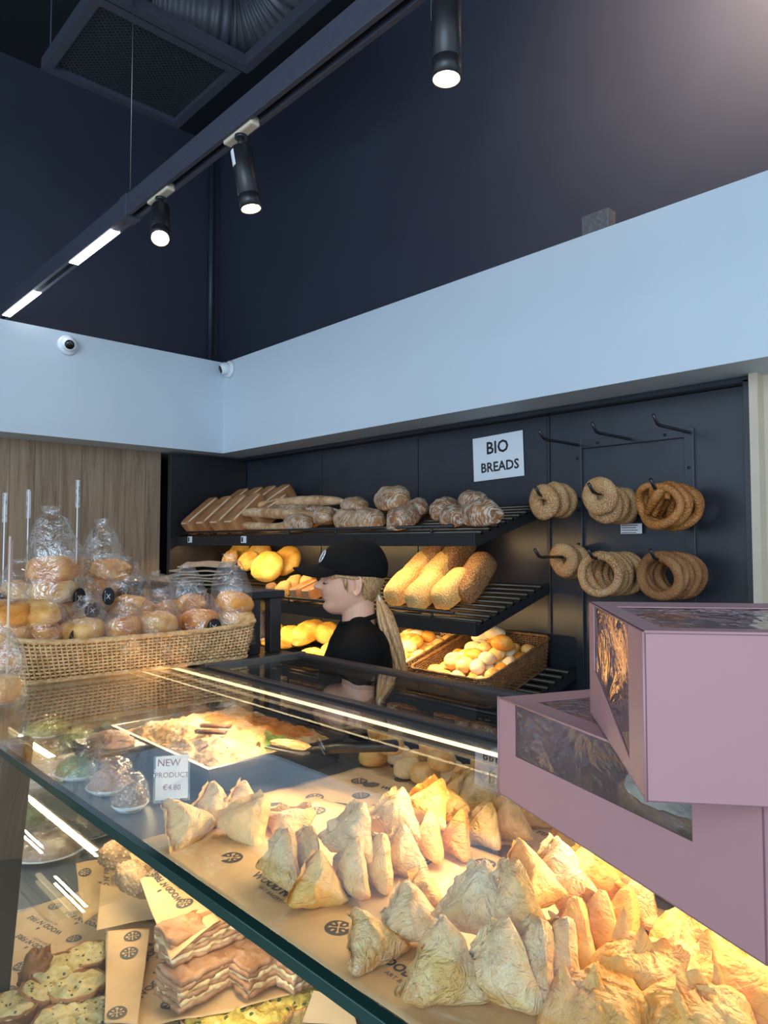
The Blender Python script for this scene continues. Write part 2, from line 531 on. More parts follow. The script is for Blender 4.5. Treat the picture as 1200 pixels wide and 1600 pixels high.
# beige wooden jamb and panel right of the bread wall
slab('trim_4', (-.955, 2.72, 0), (-.925, 2.8195, 2.2195), 'beige_trim')
slab('trim_5', (-.925, 2.78, 0), (.6, 2.8195, 2.2195), 'beige_trim')
# corner pipe
o = MB().cyl((-4.86, 2.74, 2.85), (-4.86, 2.74, 4.7), .02, n=12).build('drain_pipe', M['navy'], smooth=True)
tag(o, 'thin dark pipe running up the corner of the navy walls', 'pipe')

# ------------------------------------------------------------------ hanging grille frames
def grille():
    t = thing('ceiling_grille', 'dark suspended ceiling frame with perforated mesh infill at upper left', 'grille', (-3.35, 1.49, 4.0))
    def rect(mb, x0, x1, y0, y1, w=.045, h=.06):
        mb.box((x0, y0, -h/2), (x1, y0 + w, h/2)); mb.box((x0, y1 - w, -h/2), (x1, y1, h/2))
        mb.box((x0, y0 + w, -h/2), (x0 + w, y1 - w, h/2)); mb.box((x1 - w, y0 + w, -h/2), (x1, y1 - w, h/2))
    m = MB(); rect(m, -.34, .33, -.37, .37); m.build('frame', M['track'], t)
    MB().box((-.3, -.33, -.004), (.29, .33, .0)).build('mesh_panel', M['mesh'], t)
    for x, y in ((-.3, -.34), (-.3, .34), (.3, -.34), (.3, .34)):
        MB().cyl((x, y, .03), (x, y, .745), .003, n=6).build('hanger_wire', M['track'], t, True)
    t = thing('ceiling_grille', 'open dark suspended frame around the black duct beside the mesh grille', 'grille', (-2.45, 1.49, 4.0))
    m = MB(); rect(m, -.56, .62, -.37, .40); m.build('frame', M['track'], t)
    for x, y in ((.2, .37), (.5, -.34)):
        MB().cyl((x, y, .03), (x, y, .745), .003, n=6).build('hanger_wire', M['track'], t, True)
    # duct
    t = thing('ventilation_duct', 'flexible black ventilation duct above the suspended ceiling frame', 'duct', (0, 0, 0))
    pts = []; rr = []
    K = [P(250, 10, z=4.24), P(320, 28, z=4.20), P(385, 40, z=4.20), P(440, 0, z=4.27), P(480, -90, z=4.36)]
    for i in range(90):
        s = i / 89 * 4; k = min(int(s), 3); f = s - k
        a, b = K[k], K[k + 1]; m0 = (K[k + 1] - K[max(k - 1, 0)]) / 2; m1 = (K[min(k + 2, 4)] - K[k]) / 2
        pts.append((2*f**3 - 3*f**2 + 1) * a + (f**3 - 2*f**2 + f) * m0 + (3*f**2 - 2*f**3) * b + (f**3 - f**2) * m1)
        rr.append(.13 + .009 * math.sin(i * 1.4))
    MB().tube(pts, rr, 28).build('hose', M['duct'], t, True)
    MB().tube([pts[30], pts[34]], .146, 28).build('clamp_band', M['track'], t, True)
    MB().cyl(pts[86], pts[89], .152, n=28).build('perforated_collar', M['mesh'], t, True)
grille()

# ------------------------------------------------------------------ track lighting
TY, TZ = 1.27, 3.05
LAMPS = [(P(115, 415, y=TY).x + 2.5, P(180, 372, y=TY).x + 2.5), (P(10, 495, y=TY).x + 2.5, P(58, 463, y=TY).x + 2.5)]
WX = P(203, 325, y=TY).x + 2.5
def track():
    t = thing('track_light_rail', 'long dark suspended lighting track running diagonally above the counter', 'lighting track', (-2.5, TY, TZ))
    m = MB(); x0, x1 = -2.9, 3.6
    m.box((x0, -.03, -.012), (x1, .03, .045)); m.box((x0, -.03, -.045), (x1, -.012, -.012)); m.box((x0, .012, -.045), (x1, .03, -.012))
    m.build('rail', M['track'], t, bevel=.002)
    MB().box((x0, -.0115, -.02), (x1, .0115, -.0125)).build('channel', M['black_gloss'], t)
    MB().box((WX - .035, -.034, -.05), (WX + .035, .034, .05)).build('bracket', M['track'], t, bevel=.003)
    MB().cyl((WX, 0, .05), (WX, 0, 1.7), .0022, n=6).build('suspension_wire', M['steel'], t, True)
    MB().lathe([(.004, .045), (.012, .05), (.012, .07), (.004, .085)], 12, M=Matrix.Translation((WX, 0, 0))).build('wire_gripper', M['steel'], t, True)
    for k, (a, b) in enumerate(LAMPS):
        MB().box((a, -.022, -.0495), (b, .022, -.0452)).build('linear_lamp', M['cool_led'], t)
        area('linear_lamp_light', ((a + b) / 2, 0, -.06), ((a + b) / 2, 0, -2), .5, .03, 2.2, (.9, .95, 1), t).location = ((a + b) / 2, 0, -.055)
track()


def spot(x, tilt, az, label, sticker=False, power=18, body='black_metal'):
    t = thing('track_spotlight', label, 'spotlight', (x, TY, TZ - .045), group='spotlights on the lighting track')
    MB().box((-.09, -.018, -.012), (.09, .018, .02)).build('adapter', M['beige_trim'], t, bevel=.006)
    MB().cyl((0, 0, -.01), (0, 0, -.06), .012, n=16).build('swivel_stem', M['black_metal'], t, True)
    MB().cyl((0, 0, -.012), (0, 0, -.022), .022, n=20).build('swivel_collar', M['black_metal'], t, True)
    R0 = TRS((0, 0, -.055), (0, tilt, az))
    r = .0365; L = .215
    m = MB().lathe([(.004, 0), (r - .004, 0), (r, -.004), (r, -.165), (r - .0015, -.166), (r - .0015, -.168), (r, -.169), (r, -L), (r - .003, -L), (r - .003, -L + .006)], 36, M=R0, caps=False)
    b = m.build('lamp_housing', M[body], t, True)
    MB().lathe([(r - .0032, -L + .0005), (r - .006, -L + .014)], 32, M=R0, caps=False).build('reflector', M['beige_trim'], t, True)
    b2 = MB().lathe([(r - .0062, -L + .0135), (.002, -L + .015)], 28, M=R0, caps=True).build('lens', M['spot_glow'], t, True)
    if sticker:
        def fn(u, v):
            g = 3.5 + (u - .5) * 1.1
            return R0 @ Vector(((r + .0006) * math.cos(g), (r + .0006) * math.sin(g), -.012 - v * .055))
        MB().grid(fn, 8, 2).build('rating_sticker', M['paper_white'], t, True)
    d = bpy.data.lights.new('spot_bulb', 'SPOT'); d.energy = power; d.color = (1, .8, .56); d.spot_size = RAD(70); d.spot_blend = .7; d.shadow_soft_size = .03
    lo = bpy.data.objects.new('spot_bulb', d); COL.objects.link(lo); lo.parent = t
    lo.matrix_local = R0 @ Matrix.Translation((0, 0, -L - .004))

spot(-1.125, .0, 0, 'large dark cylindrical spotlight nearest the top edge of the picture', True, 30)
spot(-2.06, -.17, .815, 'middle cylindrical spotlight of the three, hanging before the navy corner', True, 22)
spot(-2.66, -.62, -.445, 'smallest visible spotlight glowing beside the linear lamps', False, 20)
# wall washer further along
t = thing('wall_spotlight', 'warm spotlight washing the navy wall beyond the right edge', 'spotlight', (-.35, 1.9, 3.95))
MB().lathe([(.004, .0), (.05, 0), (.05, -.18), (.04, -.18), (.03, -.14), (.03, -.02)], 28, M=frame((0, 0, 0), (0, 0, 1), (.45, -.92, .12)), caps=False).build('lamp_housing', M['black_metal'], t, True)
MB().cyl((0, 0, 0), (0, 0, .65), .01, n=10).build('stem', M['black_metal'], t, True)
d = bpy.data.lights.new('wash_bulb', 'SPOT'); d.energy = 420; d.color = (1, .70, .46); d.spot_size = RAD(112); d.spot_blend = 1; d.shadow_soft_size = .05
lo = bpy.data.objects.new('wash_bulb', d); COL.objects.link(lo); lo.parent = t; lo.location = (-.45 * .185, .92 * .185, -.12 * .185)
lo.rotation_euler = Vector((-.45, .92, -.12)).to_track_quat('-Z', 'Y').to_euler()

# ------------------------------------------------------------------ cctv domes, ledge block
def cctv(loc, nrm, look, label):
    t = thing('dome_camera', label, 'security camera', loc)
    F = frame((0, 0, 0), (0, 0, 1), nrm)
    MB().lathe([(.05, 0), (.058, .003), (.058, .012), (.05, .022), (.04, .024)], 32, M=F).build('mounting_ring', M['white_plastic'], t, True)
    c = Vector(nrm) * .04
    lk = Vector(look).normalized()
    G = frame(c, (0, 0, 1), lk)
    prof = [(.042 * math.sin(a), .042 * math.cos(a)) for a in [PI - .05 - k * (PI - .75) / 14 for k in range(15)]]
    MB().lathe(prof, 32, M=G).build('eyeball', M['white_plastic'], t, True)
    MB().lathe([(.0275, .030), (.026, .0345), (.015, .037), (.003, .038)], 28, M=G).build('lens_glass', M['black_gloss'], t, True)
cctv((-4.28, 1.477, 2.764), (1, 0, 0), (1, -.35, -.35), 'white dome security camera on the left white soffit')
cctv((-4.20, 2.52, 2.785), (0, -1, 0), (-.25, -1, -.35), 'white dome security camera on the soffit corner')
o = MB().box((-1.52, 2.54, 2.8451), (-1.40, 2.60, 2.935)).build('ledge_block', M['concrete_block'], bevel=.004)
tag(o, 'small rough grey block standing on top of the white soffit', 'block')

# ------------------------------------------------------------------ bread wall unit
BX0, BX1 = -4.42, -.985
WY = 2.80
def wall_unit():
    t = thing('bread_wall_unit', 'tall black bread shelving wall with slatted sloping shelves', 'shelf unit', (-2.7, 2.8, 0))
    o = (-2.7, 2.8, 0)
    def B(name, lo, hi, mat='black_panel', bevel=.0015):
        return MB().box([lo[i] - o[i] for i in range(3)], [hi[i] - o[i] for i in range(3)]).build(name, M[mat], t, bevel=bevel)
    xs = [BX0, -3.55, -2.7, -1.86, BX1]
    for a, b in zip(xs[:-1], xs[1:]):
        B('back_panel', (a + .003, 2.80, .02), (b - .003, 2.818, 2.195))
    B('side_panel', (BX0 - .045, 2.21, .0), (BX0 - .002, 2.818, 2.205), 'black_metal')
    B('side_panel', (BX1, 2.745, .0), (BX1 + .022, 2.818, 2.205))
    B('top_panel', (BX0, 2.745, 2.196), (BX1 + .022, 2.818, 2.216))
    B('upright', (-1.868, 2.79, .05), (-1.852, 2.80, 2.19), 'black_metal')
    # sloping shelves
    for k, (z0, x1) in enumerate(((1.59, -1.855), (1.225, -1.855), (.86, -1.72))):
        fh = .058
        B('shelf_fascia', (BX0, 2.255, z0), (x1, 2.272, z0 + fh), 'black_metal')
        z1 = z0 + fh
        sl = .29
        m = MB()
        for q in range(9):
            y = 2.30 + q * .053; z = z1 + (y - 2.27) * sl - .008
            m.cyl((BX0 - o[0], y - o[1], z), (x1 - o[0], y - o[1], z), .011, n=10)
        m.build('slats', M['steel_bar'], t, True)
        for x in (BX0 + .012, -3.1, x1 - .012):
            m = MB()
            y0, y1 = 2.272 - o[1], 2.795 - o[1]; xx = x - o[0]
            m.hexa([(xx-.012, y0, z0), (xx+.012, y0, z0), (xx+.012, y1, z0 + .52*sl), (xx-.012, y1, z0 + .52*sl)],
                   [(xx-.012, y0, z1 - .012), (xx+.012, y0, z1 - .012), (xx+.012, y1, z1 + .52*sl - .012), (xx-.012, y1, z1 + .52*sl - .012)])
            m.build('shelf_bracket', M['black_metal'], t)
        if k < 2:
            m = MB(); zr = z1 + (.028 if k else .028)
            m.tube([(BX0 - o[0], 2.262 - o[1], zr), (x1 - .12 - o[0], 2.262 - o[1], zr)], .007, 10)
            for x in (-4.0, -3.15, -2.75, -2.1):
                m.cyl((x - o[0], 2.262 - o[1], z1 - .01), (x - o[0], 2.262 - o[1], zr), .006, n=8)
            m.build('guard_rail', M['black_metal'], t, True)
        if k < 2:
            # light strip under the shelf
            B('light_strip', (BX0 + .05, 2.285, z0 + .014), (x1 - .05, 2.297, z0 + .024), 'warm_led', 0)
            a = area('shelf_light', (0, 0, 0), (0, .5, -.9), 2.45, .02, 15 if k else 10, (1, .66, .28), t)
            a.location = ((BX0 + x1) / 2 - o[0], 2.291 - o[1], z0 + .010)
            a.rotation_euler = Vector((0, .30, -.9)).to_track_quat('-Z', 'Y').to_euler()
    B('base_cupboard', (BX0, 2.25, .02), (-1.855, 2.80, .86))
    # price labels on the fascia
    for px in (297, 381):
        p = P(px, 843, y=2.2545)
        m = MB(); m.box((p.x - o[0] - .028, -.5475, p.z - .02), (p.x - o[0] + .028, -.5460, p.z + .02))
        q = m.build('price_ticket', M['paper_white'], t)
        MB().box((p.x - o[0] - .022, -.5480, p.z - .014), (p.x - o[0] - .006, -.5474, p.z + .014)).build('ticket_print', M['ink'], q)
wall_unit()

def rack():
    t = thing('bread_hook_rack', 'black wall rack of upturned hooks beside the bread shelves', 'hook rack', (-1.45, 2.79, 1.5))
    o = Vector((-1.45, 2.79, 1.5))
    m = MB()
    def bar(a, b, w=.036):
        a = Vector(a) - o; b = Vector(b) - o
        m.box((min(a.x, b.x) - w/2, -.006, min(a.z, b.z) - w/2), (max(a.x, b.x) + w/2, .009, max(a.z, b.z) + w/2))
    xL, xR = -1.70, -1.205
    bar((xL, 0, .9), (xL, 0, 2.04)); bar((xR, 0, .9), (xR, 0, 2.04)); 
    for z in (2.04,): bar((xL + .036, 0, z), (xR - .036, 0, z))
    bar((xL + .036, 0, .95), (xR - .036, 0, .95))
    m.build('frame', M['black_panel'], t, bevel=.001)
    m = MB()
    for (x, z) in ((xL, 1.98), (xL, 1.75), (xL, 1.6), (xR, 1.9), (xR, 1.75), (-1.6, 2.04), (-1.3, 2.04)):
        m.cyl((x - o.x, -.006, z - o.z), (x - o.x, -.010, z - o.z), .006, n=10)
    m.build('bolts', M['black_metal'], t, True)
    for z, ln in ((2.04, .27), (1.80, .30), (1.545, .31)):
        for x in (xL, -1.455, xR):
            zz = z - o.z; xx = x - o.x
            MB().tube([(xx, 0, zz), (xx, -ln + .02, zz), (xx, -ln, zz + .004), (xx, -ln - .03, zz + .034)], .0065, 10).build('hook', M['black_metal'], t, True)
rack()

# sign
s0 = P(737, 685, y=2.79); s1 = P(815, 673, y=2.79); s2 = P(819, 744, y=2.79)
cx = (s0 + s2) / 2
t = thing('paper_sign', 'white laminated paper sign reading BIO BREADS taped to the black wall', 'sign', (cx.x, 2.797, cx.z), (0, -RAD(.0), 0))
w = (s1 - s0).length / 2; h = (s1 - s2).length / 2
up = Vector((0, 0, 1)); rt = Vector((1, 0, 0))
MB().box((-w, -.003, -h), (w, -.001, h)).build('sheet', M['paper_white'], t, bevel=.0005)
m = MB(); F = frame((0, -.0035, 0), (1, 0, 0), (0, -1, 0))
add_text(m, 'BIO', .085, F @ Matrix.Translation((0, h * .42, 0)), bold=.0018)
add_text(m, 'BREADS', .066, F @ Matrix.Translation((0.01, -h * .45, 0)), bold=.0016)
m.build('lettering', M['ink'], t)
t.rotation_euler = (0, RAD(-2), 0)

c = P(986, 826, y=2.78)
t = thing('allergen_note', 'small white printed note on the rack under the pretzels', 'note', (c.x, 2.783, c.z))
MB().box((-.047, -.002, -.021), (.047, 0, .021)).build('card', M['paper_white'], t)
m = MB()
for k in range(4): m.box((-.042, -.0026, .012 - k * .01), (.03 - .008 * (k % 2), -.002, .015 - k * .01))
m.build('printed_lines', M['ink'], t)

# ------------------------------------------------------------------ counter display case
ZT = 1.27
def vfront(z):            # y of the slanted front pane at height z
    return .355 - (ZT - z) * .10
CX0, CX1 = -3.3, .75
def case():
    t = thing('display_counter', 'long glass bakery display counter with warm light strip and dark frame', 'display counter', (-1.2, .9, 0))
    o = Vector((-1.2, .9, 0))
    def B(name, lo, hi, mat, bevel=.0015, par=None):
        return MB().box([lo[i] - o[i] for i in range(3)], [hi[i] - o[i] for i in range(3)]).build(name, M[mat], par or t, bevel=bevel)
    g = B('top_glass', (CX0, .358, ZT - .008), (CX1, .935, ZT), 'glass', 0)
    B('top_glass_edge', (CX0, .3465, ZT - .011), (CX1, .358, ZT + .0005), 'glass_edge', .001, g)
    # slanted front pane
    m = MB(); a, b = vfront(ZT - .012), vfront(.52)
    m.hexa([(CX0 - o.x, b - o.y - .006, .52), (CX1 - o.x, b - o.y - .006, .52), (CX1 - o.x, b - o.y, .52), (CX0 - o.x, b - o.y, .52)],
           [(CX0 - o.x, a - o.y - .006, ZT - .012), (CX1 - o.x, a - o.y - .006, ZT - .012), (CX1 - o.x, a - o.y, ZT - .012), (CX0 - o.x, a - o.y, ZT - .012)])
    m.build('front_glass', M['glass'], t)
    # light beam at the back of the top glass
    B('light_beam', (CX0, .936, ZT - .03), (CX1, .965, ZT - .002), 'dark_frame')
    B('light_strip', (CX0, .930, ZT - .0135), (CX1, .9355, ZT - .0085), 'warm_led', 0)
    a = area('counter_light', (0, 0, 0), (0, 0, -1), 2.9, .008, 16, (1, .76, .42), t)
    a.location = (-.45, .915 - o.y, ZT - .022 ); a.rotation_euler = Vector((0, -.75, -.7)).to_track_quat('-Z', 'Y').to_euler()
    B('lower_light_strip', (-1.8, .574, 1.048), (.6, .584, 1.054), 'warm_led', 0)
    a = area('lower_light', (0, 0, 0), (0, 0, -1), 2.2, .006, 4, (1, .77, .44), t)
    a.location = (.55, .60 - o.y, 1.045); a.rotation_euler = Vector((0, -.1, -.99)).to_track_quat('-Z', 'Y').to_euler()
    a = area('salad_light', (0, 0, 0), (0, 0, -1), 1.0, .006, 4, (.95, .95, .9), t)
    a.location = (-1.2, .62 - o.y, 1.03)
    # rear top with dark frame, right of the wicker basket
    X0 = -1.72
    B('rear_frame', (X0, .966, ZT - .02), (CX1, .99, ZT + .004), 'dark_frame')
    B('rear_frame', (X0, 1.27, ZT - .03), (CX1, 1.30, ZT + .006), 'dark_frame')
    B('rear_frame', (X0 - .02, .966, ZT - .02), (X0, 1.30, ZT + .008), 'steel')
    B('rear_glass', (X0, .99, ZT - .008), (CX1, 1.27, ZT - .001), 'glass', 0)
    # worktop left of it
    B('rear_top', (CX0, .966, ZT - .03), (X0 - .02, 1.30, ZT), 'dark_frame')
    # upper glass shelf carried at pastry height and lower deck
    B('shelf_glass', (-3.25, .56, 1.035), (-1.87, 1.2, 1.042), 'glass', 0)
    B('pastry_deck', (-1.86, .572, 1.06), (.7, 1.27, 1.075), 'deck')
    B('deck_edge', (-1.86, .562, 1.055), (.7, .571, 1.077), 'dark_frame')
    B('lower_deck', (-3.25, .33, .70), (.7, 1.25, .715), 'deck')
    B('lower_shelf', (-3.25, .45, .93), (-1.34, 1.2, .938), 'glass', 0)
    B('divider', (-1.352, .40, .74), (-1.335, 1.0, .775), 'dark_frame')
    B('plinth', (CX0, .33, .0), (CX1, 1.28, .695), 'dark_frame')
    B('front_sill', (CX0, .262, .46), (CX1, .33, .52), 'dark_frame')
    # leaning upright behind the front glass
    for x in (-1.39, -3.2):
        m = MB(); m.hexa([(x - o.x, .335 - o.y, .70), (x + .035 - o.x, .335 - o.y, .70), (x + .035 - o.x, .385 - o.y, .70), (x - o.x, .385 - o.y, .70)],
                         [(x - o.x, .375 - o.y, 1.255), (x + .035 - o.x, .375 - o.y, 1.255), (x + .035 - o.x, .425 - o.y, 1.255), (x - o.x, .425 - o.y, 1.255)])
        m.build('upright', M['steel_bar'], t, bevel=.002)
    for x in (-1.76, .0):
        B('rear_post', (x, 1.22, .72), (x + .03, 1.25, 1.24), 'dark_frame')
    B('end_panel', (CX1, .27, .0), (CX1 + .012, 1.3, ZT), 'glass', 0)
    B('cool_light_strip', (-2.9, .5, .716), (-1.42, .505, .72), 'cool_led', 0)
case()

# upright dark glass cabinet behind the basket
def tower():
    t = thing('upright_glass_cabinet', 'dark framed upright glass cabinet standing behind the wicker basket', 'cabinet', (-2.2, 1.2, ZT + .0005))
    H = .165
    for (x, y, w) in ((.335, -.035, .045), (-.45, -.035, .03), (.35, .04, .03), (-.45, .04, .03)):
        MB().box((x, y, 0), (x + w, y + .04, H)).build('post', M['dark_frame'], t, bevel=.002)
    MB().box((-.46, -.045, H), (.385, .09, H + .022)).build('top', M['black_metal'], t, bevel=.002)
    MB().box((-.44, -.020, 0), (.33, -.016, H)).build('pane', M['glass'], t)
tower()

# ------------------------------------------------------------------ kraft papers with printed brand
def logo(mb, F, r, md=0, ml=1, n=28):
    vs = [(0, 0, 0)] + [(r * math.cos(2*PI*k/n), r * math.sin(2*PI*k/n), 0) for k in range(n)]
    mb.add(vs, [(0, k + 1, (k + 1) % n + 1) for k in range(n)], md, F)
    e = .0004
    for s in (1, -1):
        d = Vector((s, 1, 0)).normalized(); q = Vector((-d.y, d.x, 0))
        w = r * .045
        a, b = d * (-r * .62), d * (r * .62)
        mb.add([a - q*w + Vector((0,0,e)), b - q*w + Vector((0,0,e)), b + q*w + Vector((0,0,e)), a + q*w + Vector((0,0,e))], [(0,1,2,3)], ml, F)
        for sg, rr in ((.62, .15), (-.62, .10)):
            c = d * (r * sg); k2 = 10
            mb.add([c + Vector((rr*r*math.cos(2*PI*k/k2), rr*r*1.25*math.sin(2*PI*k/k2), e)) for k in range(k2)], [tuple(range(k2))], ml, F)
    for ax in ((0, .55), (0, -.55), (.55, 0), (-.55, 0)):
        c = Vector((ax[0] * r, ax[1] * r, 0)); rr = .13
        mb.add([c + Vector((rr*r*math.cos(2*PI*k/8) * (1.3 if ax[0] else .8), rr*r*math.sin(2*PI*k/8)*(.8 if ax[0] else 1.3), e)) for k in range(8)], [tuple(range(8))], ml, F)


def brand(mb, F, s=1.0):
    add_text(mb, "WOOD N' FIRE", .021 * s, F, 0, bold=.0007 * s)
    add_text(mb, "ART BAKERY", .0105 * s, F @ Matrix.Translation((0, -.017 * s, 0)), 0)
    mb.add([(-.003*s, .015*s, 0), (.003*s, .015*s, 0), (.004*s, .021*s, 0), (0, .027*s, 0), (-.004*s, .021*s, 0)], [(0, 1, 2, 3, 4)], 0, F)


def printed_sheet(name, label, quad, mat='kraft', rot=0.0, pitch=(.16, .085), seed=0, wave=.004, flip=False, s=1.0, cat='paper sheet', group=None):
    """a sheet spanned by 4 corners (flattened to one plane); print repeats over it in true size; both follow the same waves"""
    q = [Vector(p) for p in quad]
    ctr = sum(q, Vector()) / 4
    t = thing(name, label, cat, ctr, group=group)
    q = [p - ctr for p in q]
    nrm = (q[2] - q[0]).cross(q[3] - q[1]).normalized()
    if nrm.z < 0: nrm = -nrm
    q = [p - nrm * p.dot(nrm) for p in q]
    ex = (q[1] - q[0]).normalized(); ey = nrm.cross(ex)
    def hgt(x, y): return wave * noise.noise(Vector((x * 11 + seed, y * 11, seed * 1.7))) + wave * .4 * noise.noise(Vector((x * 30 + seed, y * 30, 2)))
    def at(x, y, lift=0): return ex * x + ey * y + nrm * (hgt(x, y) + lift)
    loc = [(p.dot(ex), p.dot(ey)) for p in q]
    def fn(u, v):
        x = (loc[0][0]*(1-u) + loc[1][0]*u)*(1-v) + (loc[3][0]*(1-u) + loc[2][0]*u)*v
        y = (loc[0][1]*(1-u) + loc[1][1]*u)*(1-v) + (loc[3][1]*(1-u) + loc[2][1]*u)*v
        return at(x, y)
    o = MB().grid(fn, 36, 36).build('sheet', M[mat], t, True)
    sm = o.modifiers.new('thick', 'SOLIDIFY'); sm.thickness = .0003; sm.offset = -1
    area2 = sum(loc[i][0] * loc[(i+1) % 4][1] - loc[(i+1) % 4][0] * loc[i][1] for i in range(4))
    sg = 1 if area2 > 0 else -1
    def inside(x, y):
        d = 1e9
        for i in range(4):
            (x0, y0), (x1, y1) = loc[i], loc[(i + 1) % 4]
            L = math.hypot(x1 - x0, y1 - y0)
            d = min(d, sg * ((x1 - x0) * (y - y0) - (y1 - y0) * (x - x0)) / L)
        return d
    mb = MB()
    R_ = max(math.hypot(*p) for p in loc)
    nx, ny = int(R_ / pitch[0]) + 2, int(R_ / pitch[1]) + 2
    cr, sr = math.cos(rot), math.sin(rot)
    for i in range(-nx, nx + 1):
        for j in range(-ny, ny + 1):
            a = i * pitch[0] + (j % 2) * pitch[0] / 2; b = j * pitch[1]
            x = a * cr - b * sr; y = a * sr + b * cr
            F = Matrix.Translation((x, y, 0)) @ Matrix.Rotation(rot + (PI if flip else 0), 4, 'Z')
            if (i + j) % 2:
                if inside(x, y) > .021 * s: logo(mb, F, .019 * s)
            else:
                e = .068 * s
                if min(inside(x - e * cr, y - e * sr), inside(x + e * cr, y + e * sr)) > .02 * s: brand(mb, F, s)
    mb.v = [at(x, y, .0008 + z) for (x, y, z) in mb.v]
    if mb.f: mb.build('print', [M['print'], M['kraft']], t)
    return t

DZ = 1.0765
def D(px, py, z=DZ): return P(px, py, z=z)
# pastry deck paper: three overlapping sheets
printed_sheet('kraft_sheet', 'floured kraft paper sheet under the rear pastries of the counter', [(-1.28, .80, DZ), (-.72, .78, DZ), (-.70, 1.24, DZ), (-1.27, 1.22, DZ)], 'kraft_flour', RAD(8), seed=3, pitch=(.135, .068))
printed_sheet('kraft_sheet', 'large floured kraft paper sheet under the front triangle pastries', [(-1.22, .563, DZ + .003), (-.02, .563, DZ + .003), (-.02, 1.06, DZ + .003), (-1.18, .92, DZ + .003)], 'kraft_flour', RAD(-2), seed=5, pitch=(.145, .075))

# ================================================================== BREADS
def spow(v, e): return math.copysign(abs(v) ** e, v)


def blob(L, W, H, seed=0, e1=.8, e2=.8, amp=.04, freq=2.2, flat=.35, nu=36, nv=20, fine=.0, bend=0, pinch=0, M0=None, mb=None):
    """rounded loaf, length on X, base on z=0"""
    mb = mb or MB()
    zs = -H * flat
    def fn(u, v):
        th = 2 * PI * u; ph = -PI/2 + PI * v
        x = spow(math.cos(ph), e1) * spow(math.cos(th), e2)
        y = spow(math.cos(ph), e1) * spow(math.sin(th), e2)
        z = spow(math.sin(ph), e1)
        d = 1 + amp * noise.noise(Vector((x * freq + seed, y * freq, z * freq + seed * .3))) * 2
        if fine: d += fine * noise.noise(Vector((x * 9 + seed, y * 9 * W / L * 2, z * 9)))
        x *= d; y *= d
        if pinch: y *= 1 - pinch * abs(x) ** 2
        zz = z * d * (H * (1 - flat)) if z > 0 else z * H * flat
        p = Vector((x * L / 2, y * W / 2 + bend * x * x * W, zz - zs))
        return p
    mb.grid(fn, nu, nv, cu=True, M=M0)
    return mb

BM = {}
BM['bun'] = [blob(.115, .105, .062, s, .75, .9, .05, 1.6, .4, fine=.04).mesh('bun', M['bun' if s % 2 else 'bun_pale']) for s in range(4)]
BM['roll'] = [blob(.088, .074, .055, s, .85, .95, .03, 1.5, .4, 22, 12).mesh('bread_roll', M[['roll', 'roll_gold', 'roll_floury'][s % 3]]) for s in range(6)]
BM['rustic'] = [blob(.27, .17, .115, s, .75, .9, .06, 1.8, .3, fine=.03).mesh('rustic_loaf', M['rustic']) for s in range(3)]
BM['brown'] = [blob(.24, .15, .11, s + 5, .75, .9, .07, 1.9, .3, fine=.05).mesh('brown_loaf', M['rustic_brown']) for s in range(3)]
BM['sesame'] = [blob(.225, .122, .105, s, .5, .55, .03, 1.5, .3, fine=.02).mesh('sesame_loaf', M['sesame']) for s in range(2)]
BM['darkseed'] = [blob(.26, .115, .11, s, .5, .55, .03, 1.5, .3, fine=.02).mesh('seeded_loaf', M['darkseed']) for s in range(2)]
BM['corn'] = [blob(.22, .20, .06, s, .6, .95, .04, 1.5, .4, fine=.04).mesh('flat_round_loaf', M['corn']) for s in range(2)]
BM['cornloaf'] = [blob(.25, .15, .10, s + 2, .7, .9, .05, 1.5, .3, fine=.06).mesh('corn_loaf', M['corn']) for s in range(2)]


def tin_mesh():
    m = MB(); blob(.29, .108, .115, 1, .22, .25, .012, 1.2, .5, 48, 24, mb=m)
    me = m.mesh('tin_loaf', [M['tin'], M['tin_edge']])
    for p in me.polygons:
        c = p.center; z = c.z / .115; y = abs(c.y) / .054; x = abs(c.x) / .145
        n_edge = (z > .90) + (y > .93) + (x > .96) + (z < .05)
        if n_edge >= 2 and z > .3: p.material_index = 1
    return me
BM['tin'] = [tin_mesh()]

SH = [(1.648, -1.855), (1.283, -1.855), (.918, -1.72)]
SLOPE = .29; TILT = math.atan(SLOPE)
def surf(k, y): return SH[k][0] + (y - 2.27) * SLOPE + .0035
def xat(px, y): return P(px, 850, y=y).x


def loaf(kind, var, name, label, cat, px, y, k, lift=0, yaw=0, roll=0, pitch=0, sc=1, group=None, along='Y'):
    me = BM[kind][var % len(BM[kind])]
    o = put(name, me)
    z = surf(k, y) + lift
    base = Matrix.Translation((xat(px, y), y, z)) @ Matrix.Rotation(TILT, 4, 'X')
    R = Matrix.Rotation(yaw + (PI/2 if along == 'Y' else 0), 4, 'Z') @ Matrix.Rotation(roll, 4, 'X') @ Matrix.Rotation(pitch, 4, 'Y')
    o.matrix_world = base @ R @ Matrix.Scale(sc, 4)
    return tag(o, label, cat, group)

